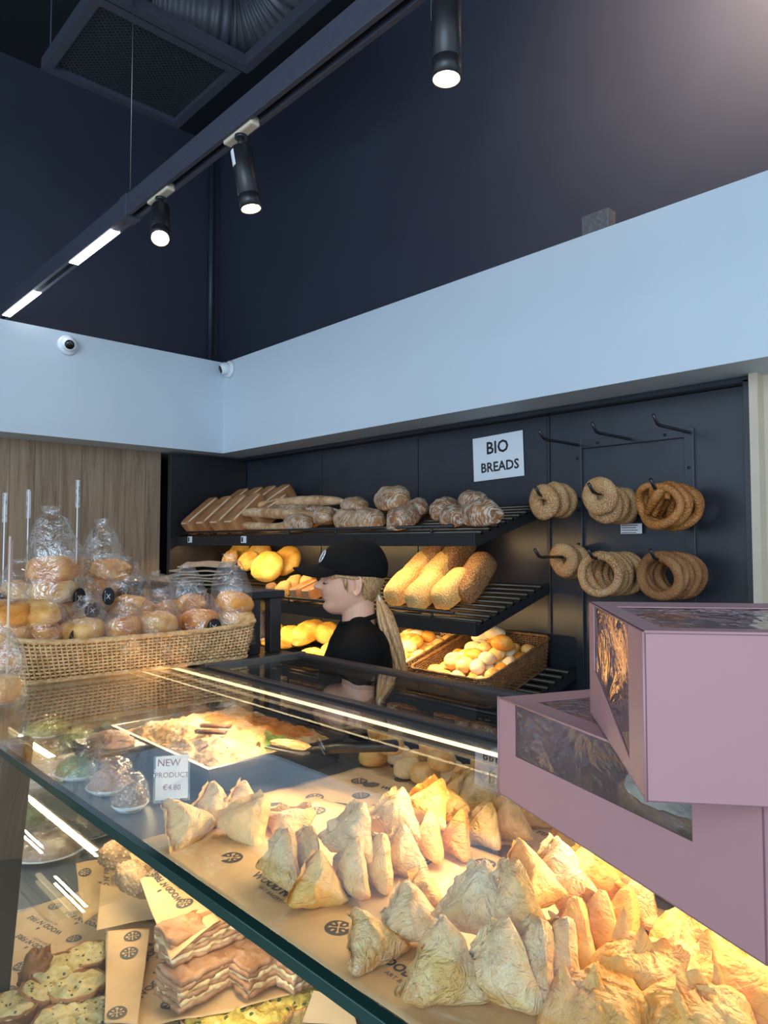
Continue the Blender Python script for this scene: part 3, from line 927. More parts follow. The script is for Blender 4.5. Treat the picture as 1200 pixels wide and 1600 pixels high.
# --- top shelf: tin loaves
g = 'square tin loaves on the top shelf'
ords = ['leftmost', 'second from the left', 'third from the left', 'fourth from the left', 'rightmost']
for i in range(5):
    loaf('tin', 0, 'tin_loaf', 'brown square tin loaf, ' + ords[i] + ' in the front row of the top shelf', 'bread loaf', 302 + i * 22.5, 2.42, 0, group=g, yaw=RAD([-4, -3, 2, 3, 4][i]), pitch=RAD(-24), lift=.05)
for i, px in enumerate((372, 394, 414, 436)):
    loaf('tin', 0, 'tin_loaf', 'brown square tin loaf, ' + ['leftmost', 'second', 'third', 'rightmost'][i] + ' of the four behind the front tin loaves', 'bread loaf', px, 2.63, 0, .075, group=g, yaw=RAD([8, 5, 0, -6][i]), pitch=RAD(-18), sc=.93)
for i, px in enumerate((398, 432)):
    loaf('tin', 0, 'tin_loaf', 'brown tin loaf, ' + ['left', 'right'][i] + ' of the pair lying before the back row by the baguettes', 'bread loaf', px, 2.50, 0, .045, group=g, yaw=RAD([5, -10][i]), pitch=RAD(-20), sc=.88)


def between(name, label, cat, a, b, r, mat, seed, group=None, n=60, flatten=.8, cuts=True):
    a, b = Vector(a), Vector(b); L = (b - a).length
    t_ = (b - a).normalized(); F = frame((a + b) / 2, t_, (0, 0, 1))
    def fn(u, v):
        s = -1 + 2 * u
        rr = r * (max(0, 1 - abs(s) ** 3.2)) ** .6 + .0005
        g = 2 * PI * v
        d = 1 + .10 * noise.noise(Vector((s * 6 + seed, math.cos(g), math.sin(g)))) + (.10 * abs(math.sin(s * 9 + g * .6)) if cuts and math.sin(g) > 0 else 0)
        return Vector((s * L / 2, math.cos(g) * rr * d, math.sin(g) * rr * d * flatten + .012 * math.sin(s * 2 + seed)))
    m = MB().grid(fn, n, 18, cv=True)
    o = m.build(name, M[mat], None, True); o.matrix_world = F
    return tag(o, label, cat, group)

g = 'long baguettes on the top shelf'
between('baguette', 'long pale baguette lying topmost on the baguette pile', 'baguette', P(388, 803, y=2.44), P(543, 770, y=2.62), .040, 'baguette', 1, g)
between('baguette', 'browner baguette directly below the topmost pale baguette', 'baguette', P(390, 812, y=2.40), P(533, 785, y=2.58), .036, 'rustic_brown', 2, g)
between('baguette', 'thick pointed baguette in the middle of the pile above the rail', 'baguette', P(372, 815, y=2.33), P(500, 790, y=2.45), .038, 'baguette', 3, g)
between('baguette', 'slim baguette lying lowest just behind the guard rail', 'baguette', P(375, 832, y=2.33), P(470, 812, y=2.38), .034, 'baguette', 4, g)
between('baguette', 'baguette tip leaning out left of the floury oval loaf', 'baguette', P(405, 829, y=2.31), P(520, 812, y=2.5), .034, 'baguette', 6, g)

g = 'rustic loaves on the top shelf'
for (px, y, lift, yaw, var, sc, lab) in (
    (468, 2.345, .0, 80, 0, .80, 'floury oval loaf at the rail in front of the baguettes'),
    (508, 2.40, .03, 50, 1, .72, 'short floury loaf between the baguettes and the scored loaves'),
    (545, 2.40, .0, 60, 1, .82, 'scored floury loaf, leftmost of the middle rustic group'),
    (576, 2.36, .0, 75, 2, .86, 'scored floury loaf, front centre of the middle rustic group'),
    (556, 2.56, .03, 70, 0, .80, 'pale floury loaf at the back left of the middle rustic group'),
    (617, 2.56, .045, 60, 1, 1.05, 'largest domed rustic loaf at the back of the middle group')):
    loaf('rustic', var, 'rustic_loaf', lab, 'bread loaf', px, y, 0, lift, RAD(yaw), sc=sc, group=g)
for (px, y, lift, yaw, var, sc, lab) in (
    (632, 2.36, .0, 20, 0, .92, 'dark split rustic loaf at the front right of the middle group'),
    (655, 2.52, .02, 40, 1, .72, 'small dark loaf tucked behind the split rustic loaf'),
    (697, 2.52, .0, 30, 2, .88, 'brown loaf, back left of the group under the paper sign'),
    (712, 2.38, .0, 60, 1, .80, 'brown loaf with white floury squares, front left under the sign'),
    (742, 2.56, .02, 60, 0, .84, 'brown floury loaf at the back of the group under the sign'),
    (755, 2.38, .0, 70, 2, .98, 'round brown slashed loaf, front right end of the top shelf')):
    loaf('brown', var, 'brown_loaf', lab, 'bread loaf', px, y, 0, lift, RAD(yaw), sc=sc, group=g)

# --- middle shelf
g = 'sesame loaves on the middle shelf'
for (px, y, lift, yaw, lab) in (
    (637, 2.42, .0, 2, 'golden sesame loaf, leftmost of the front row on the middle shelf'),
    (672, 2.39, .0, -4, 'golden sesame loaf, second of the front row on the middle shelf'),
    (662, 2.56, .035, 4, 'golden sesame loaf lying behind the two left front ones'),
    (694, 2.56, .035, -2, 'golden sesame loaf half hidden behind the front row'),
    (714, 2.43, .0, -6, 'golden sesame loaf, rightmost of the front row on the middle shelf')):
    loaf('sesame', int(px), 'sesame_loaf', lab, 'bread loaf', px, y, 1, lift + .032, RAD(yaw), pitch=RAD(-18), group=g)
for (px, y, lift, lab) in (
    (750, 2.52, .01, 'brown seeded loaf at the right end of the middle shelf'),
    (722, 2.66, .07, 'brown seeded loaf, middle one behind the golden sesame loaves'),
    (690, 2.66, .07, 'brown seeded loaf, left one behind the golden sesame loaves')):
    loaf('darkseed', int(px), 'seeded_loaf', lab, 'bread loaf', px, y, 1, lift + .05, RAD(-3), pitch=RAD(-30), group='brown seeded loaves on the middle shelf')
g = 'round yellow loaves leaning on the middle shelf'
for i, (px, py, y, sc, lab) in enumerate((
    (360, 872, 2.60, .62, 'small round yellow loaf, leftmost of the leaning ones'),
    (388, 876, 2.55, .70, 'round yellow loaf, second of the leaning ones from the left'),
    (418, 885, 2.45, .98, 'largest round yellow loaf standing at the front of the leaning ones'),
    (446, 876, 2.58, .95, 'round orange loaf, rightmost of the leaning ones'),
    (375, 862, 2.70, .8, 'round orange loaf at the back left under the top shelf'),
    (405, 864, 2.70, .8, 'round orange loaf at the back right under the top shelf'))):
    o = put('round_loaf', BM['corn'][i % 2])
    p = P(px, py, y=y)
    o.matrix_world = TRS(p, (RAD(62), RAD(8 * (i % 3 - 1)), RAD(20)), sc) @ Matrix.Translation((0, 0, -.03))
    tag(o, lab, 'bread loaf', g)
for i, (px, y, lab) in enumerate(((462, 2.46, 'short golden seeded loaf behind the cap brim, left one'), (484, 2.50, 'short golden seeded loaf behind the cap brim, right one'), (446, 2.36, 'low golden seeded loaf at the rail beside the round yellow loaves'))):
    loaf('sesame', i, 'sesame_loaf', lab, 'bread loaf', px, y, 1, 0, RAD(40), sc=.68, group='short seeded loaves on the middle shelf')
loaf('darkseed', 0, 'seeded_loaf', 'dark poppy seeded loaf at the rail left of the golden one', 'bread loaf', 428, 2.34, 1, 0, RAD(60), sc=.6)
loaf('tin', 0, 'tin_loaf', 'brown tin loaf in front of the worker, left of the pair', 'bread loaf', 478, 2.37, 1, 0, RAD(10), sc=.62)
loaf('tin', 0, 'tin_loaf', 'brown tin loaf in front of the worker, right of the pair', 'bread loaf', 497, 2.37, 1, 0, RAD(10), sc=.62)

# --- lower shelf loaves seen left of worker
g = 'yellow loaves on the lower shelf'
for (px, y, lift, yaw, lab, sc) in (
    (484, 2.56, .03, 20, 'yellow cracked loaf standing left on the lower shelf', 1.05), (514, 2.62, .02, 60, 'yellow loaf, upper right of those beside the worker', .95),
    (520, 2.44, .0, 40, 'yellow loaf lying low beside the worker', .9), (492, 2.36, .0, 70, 'yellow loaf at the front of the lower shelf', .9)):
    loaf('cornloaf', int(px), 'corn_loaf', lab, 'bread loaf', px, y, 2, lift, RAD(yaw), sc=sc, group=g)
for (px, y) in ((455, 2.5), (430, 2.5)):
    loaf('cornloaf', 1, 'corn_loaf', 'yellow lower shelf loaf partly hidden by the glass cabinet, ' + ('right one' if px == 455 else 'left one'), 'bread loaf', px, y, 2, .02, RAD(50), group=g)


# ------------------------------------------------------------------ wicker baskets
def rrect(a, b, r, n):
    """closed rounded rectangle, n points evenly spread"""
    seg = []
    for (cx, cy, a0) in ((a - r, b - r, 0), (-a + r, b - r, PI/2), (-a + r, -b + r, PI), (a - r, -b + r, 3*PI/2)):
        for k in range(9):
            g = a0 + PI/2 * k / 8
            seg.append(Vector((cx + r * math.cos(g), cy + r * math.sin(g), 0)))
    seg.append(seg[0]); L = [0]
    for i in range(1, len(seg)): L.append(L[-1] + (seg[i] - seg[i-1]).length)
    out = []
    j = 0
    for k in range(n):
        s = L[-1] * k / n
        while L[j+1] < s: j += 1
        f = (s - L[j]) / max(1e-9, L[j+1] - L[j])
        out.append(seg[j].lerp(seg[j+1], f))
    return out


def basket(name, label, cat, Mw, L, W, H, flare, rows, stakes, mat, sr=.0028, end_lift=0, base_z=.006):
    t = thing(name, label, cat); t.matrix_world = Mw
    stakes += stakes % 2
    base = rrect(L/2, W/2, .03, stakes); top = rrect(L/2 + flare, W/2 + flare * .7, .04, stakes)
    def at(k, f): 
        p = base[k % stakes].lerp(top[k % stakes], f); p.z = f * H + end_lift * f * (abs(p.x) / (L/2)) ** 4
        return p
    m = MB()
    for r in range(rows):
        f = (r + .5) / rows; pts = []
        for k in range(stakes * 2):
            kk = k / 2
            a = at(int(kk), f); b = at(int(kk) + 1, f) if k % 2 else a
            p = (a + b) / 2 if k % 2 else a
            n = Vector((p.x / (L/2) ** 2, p.y / (W/2) ** 2, 0))
            nx = abs(p.x) > L/2 - .03 + flare * f; 
            n = Vector((p.x - max(-L/2 + .03, min(L/2 - .03, p.x)), p.y - max(-W/2 + .03, min(W/2 - .03, p.y)), 0))
            n = n.normalized() if n.length > 1e-6 else Vector((0, 1, 0))
            off = 0 if k % 2 else (.0034 if (k // 2 + r) % 2 else -.0034)
            pts.append(p + n * off)
        m.tube(pts, sr, 5, closed=True)
    for k in range(0, stakes):
        m.tube([at(k, 0), at(k, .5), at(k, 1)], sr * .8, 5)
    m.build('weave', M[mat], t, True)
    m = MB()
    for f, rr in ((1.0, .0072), (0.0, .0055)):
        pts = [at(k, f) for k in range(stakes)]
        n1 = 3
        for s in range(n1):
            pp = []
            for k in range(stakes * 2):
                p = pts[(k // 2) % stakes] if k % 2 == 0 else (pts[(k // 2) % stakes] + pts[(k // 2 + 1) % stakes]) / 2
                g = k * 1.9 + s * 2 * PI / n1
                d = Vector((p.x, p.y * 2, 0)).normalized()
                pp.append(p + d * math.cos(g) * rr * .5 + Vector((0, 0, math.sin(g) * rr * .5)))
            m.tube(pp, rr * .62, 6, closed=True)
    m.build('rim', M[mat], t, True)
    MB().box((-L/2 + .004, -W/2 + .004, .001), (L/2 - .004, W/2 - .004, base_z)).build('base', M[mat], t)
    return t

TB = Matrix.Rotation(TILT, 4, 'X')
b1 = Matrix.Translation((-2.0, 2.50, surf(2, 2.50) + .012)) @ TB
b2 = Matrix.Translation((-2.475, 2.50, surf(2, 2.50) + .012)) @ TB
basket('wicker_basket', 'brown wicker basket of rolls at the right end under the middle shelf', 'basket', b1, .37, .44, .13, .03, 15, 110, 'wicker_dark', .0032, 0, .05)
basket('wicker_basket', 'brown wicker basket of rolls just right of the worker, behind her ponytail', 'basket', b2, .37, .44, .13, .03, 15, 110, 'wicker_dark', .0032, 0, .05)
rnd = random.Random(11)
ORD = ['first', 'second', 'third', 'fourth', 'fifth', 'sixth', 'seventh', 'eighth', 'ninth', 'tenth', 'eleventh', 'twelfth', 'thirteenth', 'fourteenth']
for bi, (Bm, g, lab) in enumerate(((b1, 'rolls in the right wicker basket', 'small golden bread roll heaped in the right wicker basket'), (b2, 'rolls in the basket behind the ponytail', 'small pale bread roll heaped in the basket behind the ponytail'))):
    for layer in (1, 2):
        nx, ny = (5, 6) if layer < 2 else (3, 4)
        for i in range(nx):
            for j in range(ny):
                x = (i + .5 - nx/2) * .066 + rnd.uniform(-.010, .010)
                y = (j + .5 - ny/2) * .066 + rnd.uniform(-.010, .010)
                z = .012 + layer * .043 + rnd.uniform(-.006, .01)
                v = rnd.choice([0, 1, 2, 3, 4, 5]) if bi == 0 else rnd.choice([0, 2, 3, 5, 0, 2, 1])
                o = put('bread_roll', BM['roll'][v])
                o.matrix_world = Bm @ TRS((x, y, z), (rnd.uniform(-.5, .5), rnd.uniform(-.5, .5), rnd.uniform(0, 6)), rnd.uniform(.88, 1.05))
                tag(o, '%s roll in %s, %s layer, %s row from the front, %s from left' % (['pale', 'golden', 'floury'][v % 3], 'the right basket' if bi == 0 else 'the ponytail basket', 'top' if layer == 2 else 'lower', ORD[j], ORD[i]), 'bread roll', g)

# two large rolls balanced on the right pile
for (px, py, y, lab) in ((783, 1004, 2.50, 'large round golden roll on top of the right basket heap'), (772, 990, 2.62, 'floury roll at the very back of the right basket heap'), (752, 994, 2.6, 'pale floury roll left of the topmost rolls')):
    o = put('bread_roll', BM['roll'][1 if 'golden' in lab else 2]); o.matrix_world = TRS(P(px, py, y=y) - Vector((0, 0, .03)), (.2, .1, 1), 1.15)
    tag(o, lab, 'bread roll', 'rolls in the right wicker basket')
# small stand cards behind left basket
t = thing('kraft_card', 'small kraft card with round logos standing behind the left roll basket', 'card', P(700, 985, y=2.70))
MB().box((-.05, -.001, -.05), (.07, .001, .05)).build('card', M['kraft'], t)
m = MB()
for x in (-.02, .03): logo(m, frame((x, -.0015, .0), (1, 0, 0), (0, -1, 0)), .015)
m.build('print', [M['print'], M['kraft']], t)


# ------------------------------------------------------------------ rings and pretzels on the hooks
def ring_mesh(R, r, seed, flat=.8, ell=1.0, mat='ring_seed'):
    def fn(u, v):
        a = 2*PI*u; b = 2*PI*v
        rr = r * (1 + .14 * noise.noise(Vector((math.cos(a) * 1.5 + seed, math.sin(a) * 1.5, seed))))
        RR = R * (1 + .05 * noise.noise(Vector((math.cos(a) + seed * 2, math.sin(a), 3))))
        x = (RR + rr * math.cos(b)) * math.cos(a); z = (RR + rr * math.cos(b)) * math.sin(a) * ell
        y = rr * flat * math.sin(b) + .006 * math.sin(2 * a + seed)
        return Vector((x, y, z))
    return MB().grid(fn, 48, 16, cu=True, cv=True).mesh('ring', M[mat])


def pretzel_mesh(seed):
    m = MB(); pts = []; r = []
    for i in range(121):
        s = i / 120; a = -PI * .5 + (s - .5) * 2 * PI * 1.32
        k = 1 - .55 * max(0, abs(s - .5) * 2 - .55) / .45
        x = .085 * math.cos(a + PI/2 + PI/2) * k; z = -.085 * math.cos((s - .5) * 2 * PI * 1.32) * (.9 if k > .9 else k)
        x = .088 * math.sin((s - .5) * 2 * PI * 1.32) * k
        y = .014 * math.sin(s * 6 * PI + seed)
        pts.append((x, y, z)); r.append(.0185 * (1 - .45 * abs(s - .5) * 2) * (1 + .1 * noise.noise(Vector((s * 14, seed, 0)))))
    m.tube(pts, r, 12)
    m.tube([(-.05, 0, -.04), (-.02, .01, .02), (.02, -.01, .05), (.045, 0, .07)], [.012, .02, .018, .008], 10)
    return m.mesh('pretzel', M['pretzel'])

RB = [ring_mesh(.044, .031, s, .75) for s in (1, 4)]
RL = [ring_mesh(.076, .0165, s, .9, .97) for s in (2, 6, 9)]
RK = [ring_mesh(.077, .0185, s, .85, .95, 'ring_brown') for s in (3, 7)]
RP = [pretzel_mesh(s) for s in (1, 3)]
pos = ['frontmost', 'second from the front', 'third from the front', 'fourth from the front', 'fifth from the front', 'sixth from the front', 'seventh from the front']


def hang(meshes, hx, hz, n, y0, step, drop, name, what, where, group, cat='bread ring', sw=11, jit=.010):
    rn = random.Random(int(hx * 1000) + int(hz * 100))
    for i in range(n):
        o = put(name, meshes[i % len(meshes)])
        tw = RAD(rn.uniform(-sw, sw)); 
        o.matrix_world = TRS((hx + rn.uniform(-jit, jit), y0 + i * step, hz - drop + rn.uniform(-jit, jit) * .5), (RAD(6 + rn.uniform(-3, 3)), rn.uniform(-.3, .3), tw))
        tag(o, '%s, %s %s' % (what, pos[i], where), cat, group)
hang(RB, -1.70, 1.80, 3, 2.53, .055, .018, 'sesame_ring', 'thick sesame bread ring', 'on the upper left hook', 'thick rings on the left upper hook', jit=.014)
hang(RB[:1], -1.455, 1.80, 1, 2.525, .05, .014, 'sesame_ring', 'thick sesame bread ring', 'on the upper middle hook', 'rings on the middle upper hook')
hang([RB[1], RB[0]], -1.45, 1.775, 5, 2.575, .038, .02, 'sesame_ring', 'smooth brown ring', 'behind the thick one on the upper middle hook', 'rings on the middle upper hook')
hang(RP, -1.205, 1.80, 5, 2.53, .042, .052, 'pretzel', 'glossy twisted pretzel', 'on the upper right hook', 'pretzels on the right upper hook', 'pretzel', 24)
hang(RB, -1.70, 1.545, 3, 2.67, .036, .02, 'sesame_ring', 'thick seeded bread ring', 'far back on the lower left hook', 'rings on the left lower hook')
hang(RL, -1.455, 1.545, 7, 2.53, .033, .062, 'sesame_ring', 'large thin golden sesame ring', 'on the lower middle hook', 'large rings on the middle lower hook')
hang(RK, -1.205, 1.545, 6, 2.53, .036, .062, 'sesame_ring', 'large brown sesame ring', 'on the lower right hook', 'large rings on the right lower hook')

# ================================================================== WICKER BASKET OF BAGGED BUNS
bk = Matrix.Translation((-1.93, .835, ZT + .006)) @ Matrix.Rotation(RAD(90 - 1.5), 4, 'Z')
basket('wicker_basket', 'long light wicker basket full of bagged buns on the glass counter', 'basket', bk, .60, .32, .088, .022, 11, 160, 'wicker', .003, .012)


def bag_mesh(r, h, neck, seed, sx=1.0, top=.6):
    """clear bag: rounded body, gathered neck and ruffled mouth"""
    def fn(u, v):
        a = 2 * PI * u
        if v < .12: R = r * (v / .12) ** .5 * .96; z = h * .02 * (v/.12)
        elif v < .62:
            s = (v - .12) / .5; R = r * (1 - .10 * s); z = h * (.02 + .62 * s)
        else:
            s = (v - .62) / .38
            R = r * .9 * (1 - s) ** .8 + neck * s; z = h * (.64 + .36 * s)
            if s > .8: R = neck + r * .5 * (s - .8)
        w = 1 + .10 * noise.noise(Vector((math.cos(a) * 2.2 + seed, math.sin(a) * 2.2, z * 22))) + .05 * abs(noise.noise(Vector((a * 4, seed, z * 30))))
        lean = neck * .6 * math.sin(seed) * max(0, v - .6) * 3
        return Vector((R * w * math.cos(a) * sx + lean, R * w * math.sin(a) + lean * .7, z + .003 * noise.noise(Vector((a * 3, seed, 1)))))
    return MB().grid(fn, 44, 30, cu=True).mesh('bag', M['cello'])

BAGS = [bag_mesh(.062, .17, .012, s) for s in (1, 2, 3)]
BAGT = [bag_mesh(.064, .275, .014, s) for s in (4, 5)]


def sticker(parent, p, n):
    m = MB(); F = frame(p, (0, 0, 1), n)
    k2 = 24; r = .023
    m.add([(r*math.cos(2*PI*k/k2), r*math.sin(2*PI*k/k2), .0) for k in range(k2)], [tuple(range(k2))], 0, F)
    add_text(m, "WOOD N' FIRE", .0042, F @ Matrix.Translation((0, .012, .0004)), 1)
    e = .0005
    for s in (1, -1):
        d = Vector((s, 1, 0)).normalized(); q = Vector((-d.y, d.x, 0)) * .0009
        a, b = d * -.009, d * .009
        m.add([a - q + Vector((0,0,e)), b - q + Vector((0,0,e)), b + q + Vector((0,0,e)), a + q + Vector((0,0,e))], [(0,1,2,3)], 1, F)
    m.build('round_sticker', [M['ink'], M['paper_white']], parent)


def bagged(px, py, x, buns, label, tall=False, stick=None, sc=1.0, zbase=None, bunlab='', lean=(0, 0)):
    """bag whose lower centre shows at px,py on the plane x; buns: stacked count"""
    p = P(px, py, x=x)
    if zbase: p.z = zbase
    i = len(kids_count)
    o = thing('plastic_bag', label, 'bag', p, (lean[0], lean[1], random.uniform(0, 6)))
    o.scale = (sc, sc, sc)
    b = put('film', (BAGT if tall else BAGS)[i % 2], o)
    kids_count.append(1)
    if stick:
        d = (CAM - p); d.z = 0; d.normalize()
        d = Matrix.Rotation(stick, 3, 'Z') @ d
        loc = o.rotation_euler.to_matrix().inverted() @ d
        sticker(o, loc * .066 + Vector((0, 0, .07)), loc)
    lv = ['bottom', 'second', 'third', 'top'] if buns > 3 else (['bottom', 'middle', 'top'] if buns == 3 else ['lower', 'upper'])
    Rm = Euler((lean[0], lean[1], 0)).to_matrix()
    for k in range(buns):
        q = put('bun', BM['bun'][(i + k) % 4])
        off = Rm @ Vector((random.uniform(-.005, .005), random.uniform(-.005, .005), .006 + k * .049)) * sc
        q.matrix_world = TRS(p + off, (lean[0] + random.uniform(-.12, .12), lean[1] + random.uniform(-.12, .12), random.uniform(0, 6)), sc * .96)
        tag(q, '%s bun in %s' % (lv[k] if buns > 1 else 'single', bunlab), 'bun', 'buns in clear bags')
kids_count = []
ZB = ZT + .028
XB = -1.84
bag = bagged
for (px, py, x, n, tall, st, sc, lean, lab) in (
    (68, 1015, -1.85, 3, False, 1.1, 1.0, (.15, .0), 'the sticker bag leaning at the left of the basket front'),
    (132, 1012, -1.84, 2, False, None, 1.0, (.1, 0), 'the second front bag from the left of the basket'),
    (190, 1010, -1.83, 2, False, None, .98, (-.3, .1), 'the third front bag from the left of the basket'),
    (247, 1005, -1.83, 2, False, None, 1.05, (.1, -.1), 'the middle front bag of the basket'),
    (312, 1000, -1.83, 2, False, .6, 1.03, (0, 0), 'the second front bag from the right of the basket'),
    (365, 995, -1.82, 3, True, None, 1.0, (.05, 0), 'the tall bag at the right end of the basket'),
    (398, 996, -1.90, 3, False, None, .85, (0, 0), 'the bag squeezed behind the right end of the basket'),
    (15, 1020, -1.85, 3, False, None, 1.0, (0, 0), 'the front bag cut by the left edge of the picture')):
    bag(px, py, x, n, 'clear bag of buns, ' + lab, tall, st, sc, ZB, lab, lean)
for (px, py, x, n, tall, st, sc, lean, z, lab) in (
    (203, 940, -1.96, 1, False, -.8, 1.05, (0, -.15), 1.385, 'the bag lying on top of the front row in the middle'),
    (262, 925, -2.00, 1, False, None, .9, (0, .2), 1.37, 'the bag with a brown roll behind the middle'),
    (130, 950, -1.98, 1, False, .3, .9, (0, .2), 1.36, 'the flat bag with sticker behind the second front bag'),
    (84, 920, -2.00, 3, True, .9, 1.2, (0, 0), 1.372, 'the tallest upright bag with a twisted neck'),
    (168, 910, -2.08, 3, True, .9, 1.05, (0, .1), 1.385, 'the upright bag before the oak wall'),
    (35, 905, -2.05, 2, False, -.9, 1.1, (0, 0), 1.375, 'the upper bag at far left with sticker'),
    (8, 935, -1.98, 2, False, None, 1.0, (0, 0), 1.345, 'the bag at far left below the upper one'),
    (300, 940, -1.95, 1, False, None, .9, (0, -.3), 1.39, 'the crumpled bag behind the second front bag from the right')):
    bag(px, py, x, n, 'clear bag of buns, ' + lab, tall, st, sc, z, lab, lean)

# crate that carries the back row
t = thing('bread_crate', 'wooden crate hidden behind the wicker basket and its bags', 'crate', (-2.42, .70, ZT + .001))
MB().box((-.17, -.5, 0), (.17, .28, .185)).build('body', M['beige_trim'], t, bevel=.004)
# dark round loaf among the back bags
o = blob(.10, .10, .10, 3).build('dark_loaf', M['darkseed'], None, True)
o.location = (-2.36, P(133, 868, x=-2.36).y, 1.4565); tag(o, 'dark grey round loaf behind the tallest upright bag', 'bread loaf')
# flat breads / paper in front of oak wall
o = MB().grid(lambda u, v: Vector((.22 * u, .36 * v, .008 * math.sin(u * 5) + .01 * math.sin(v * 7))), 14, 18).build('kraft_sheet', M['brown_paper'], None, True)
o.modifiers.new('s', 'SOLIDIFY').thickness = .002
o.location = (-2.60, .98, 1.478); tag(o, 'loose brown paper sheet lying behind the bags before the oak wall', 'paper sheet')

# stack of brown serrated paper bags
p0 = Vector((-2.22, 1.24, ZT + .205))
for k in range(6):
    def fn(u, v, k=k):
        x = (u - .5) * .30; y = (v - .5) * .17
        if u < .001: x -= .004 * (int(v * 26) % 2)
        e = .012 * math.sin(u * 4 + k * .3) + .006 * math.sin(v * 9 + k * 2)
        return Vector((x, y + (.004 * (int(u * 38) % 2) if v < .001 else 0), e * .35))
    m = MB().grid(fn, 40, 27)
    o = m.build('paper_bag', M['brown_paper'], None, False)
    sm = o.modifiers.new('s', 'SOLIDIFY'); sm.thickness = .005
    o.matrix_world = TRS(p0 + Vector((random.uniform(-.012, .012), random.uniform(-.012, .012), k * .0105)), (0, 0, RAD(-38 + random.uniform(-7, 7))))
    tag(o, 'brown serrated paper bag, ' + ['bottom', 'second from the bottom', 'third from the bottom', 'third from the top', 'second from the top', 'topmost'][k] + ' of the stack on the glass cabinet', 'paper bag', 'stack of brown paper bags')

# thin plastic price sticks
for (px, y0, y1, lab) in ((6, 770, 850, 'leftmost thin clear price stick before the oak wall'), (43, 765, 850, 'second thin clear price stick before the oak wall'), (120, 750, 840, 'tall clear price stick beside the tallest bag')):
    a = P(px, y1, x=-2.12); b = P(px, y0, x=-2.12); a.z = 1.37
    t = thing('price_stick', lab, 'price tag', a, group='clear price sticks')
    h = b.z - a.z
    MB().cyl((0, 0, 0), (0, 0, h), .0017, n=8).build('stick', M['white_plastic'], t, True)
    MB().box((-.001, -.006, h - .08), (.001, .006, h)).build('clip', M['film'], t)
a = P(12, 1003, x=-1.72); b = P(12, 838, x=-1.72)
t = thing('price_stick', 'pink printed price stick rising in front of the basket at far left', 'price tag', (a.x, a.y, ZT))
h = b.z - ZT
MB().cyl((0, 0, 0), (0, 0, h), .0026, n=8).build('stick', M['beige_trim'], t, True)
MB().box((-.0012, -.004, h - .1), (.0012, .006, h - .01)).build('tag', M['pink'], t)

# bag on the glass at the far left
o = thing('plastic_bag', 'clear bag with bread slumped on the glass left of the basket corner', 'bag', (P(-12, 1105, z=ZT).x, P(-12, 1105, z=ZT).y, ZT + .001))
put('film', BAGS[2], o)
q = put('bun', BM['bun'][0]); q.matrix_world = TRS(o.location + Vector((0, 0, .005)), (0, 0, 1), .95); tag(q, 'bun inside the bag left of the basket corner', 'bun')

# ================================================================== THE WORKER
def capsule(mb, a, b, ra, rb, n=20, k=6, sx=1.0, up=None):
    """closed tapered limb with rounded ends"""
    a, b = Vector(a), Vector(b); t = (b - a).normalized()
    pts = []; r = []
    for i in range(k + 1):
        g = PI/2 * (1 - i / k); pts.append(a - t * ra * math.sin(g)); r.append(max(ra * math.cos(g), ra * .03))
    for i in range(1, 5):
        f = i / 5; pts.append(a.lerp(b, f)); r.append(ra + (rb - ra) * f)
    for i in range(k + 1):
        g = PI/2 * (i / k); pts.append(b + t * rb * math.sin(g)); r.append(max(rb * math.cos(g), rb * .03))
    mb.tube(pts, r, n, sx=sx, up=up)


def remeshed(mb, name, voxel, mats, smooth_it=2):
    me = mb.mesh('tmp', mats)
    o = bpy.data.objects.new('tmp', me); COL.objects.link(o)
    md = o.modifiers.new('r', 'REMESH'); md.mode = 'VOXEL'; md.voxel_size = voxel; md.use_smooth_shade = True
    if smooth_it:
        s = o.modifiers.new('s', 'SMOOTH'); s.factor = .5; s.iterations = smooth_it
    dg = bpy.context.evaluated_depsgraph_get()
    out = bpy.data.meshes.new_from_object(o.evaluated_get(dg))
    bpy.data.objects.remove(o)
    out.name = name
    for q in out.polygons: q.use_smooth = True
    return out


def smooth_table(tab, z):
    """Catmull-Rom through the rows"""
    n = len(tab)
    if z <= tab[0][0]: return tab[0][1:]
    if z >= tab[-1][0]: return tab[-1][1:]
    i = max(k for k in range(n - 1) if tab[k][0] <= z)
    a, b = tab[i], tab[i + 1]; h = b[0] - a[0]; f = (z - a[0]) / h
    p, q = tab[max(i - 1, 0)], tab[min(i + 2, n - 1)]
    out = []
    for c in range(1, len(a)):
        m0 = (b[c] - p[c]) / (b[0] - p[0]) * h; m1 = (q[c] - a[c]) / (q[0] - a[0]) * h
        out.append((2*f**3 - 3*f**2 + 1) * a[c] + (f**3 - 2*f**2 + f) * m0 + (-2*f**3 + 3*f**2) * b[c] + (f**3 - f**2) * m1)
    return tuple(out)


def lerp_table(tab, z):
    if z <= tab[0][0]: return tab[0][1:]
    for a, b in zip(tab, tab[1:]):
        if z <= b[0]:
            f = (z - a[0]) / (b[0] - a[0]); f = f * f * (3 - 2 * f) * .5 + f * .5
            return tuple(a[i] + (b[i] - a[i]) * f for i in range(1, len(a)))
    return tab[-1][1:]

HEAD = [(-.092, .070, .020, .010), (-.086, .083, .010, .024), (-.074, .0945, -.010, .038), (-.064, .0975, -.030, .046), (-.050, .0955, -.052, .053),
        (-.035, .098, -.062, .058), (-.020, .101, -.072, .062), (0, .103, -.082, .0655), (.02, .101, -.088, .069), (.05, .104, -.092, .072),
        (.08, .098, -.090, .070), (.105, .080, -.078, .060), (.125, .052, -.052, .042), (.136, .02, -.02, .012)]


def bumpf(s, z, s0, z0, ws, wz): return math.exp(-((s - s0) / ws) ** 2 - ((z - z0) / wz) ** 2)


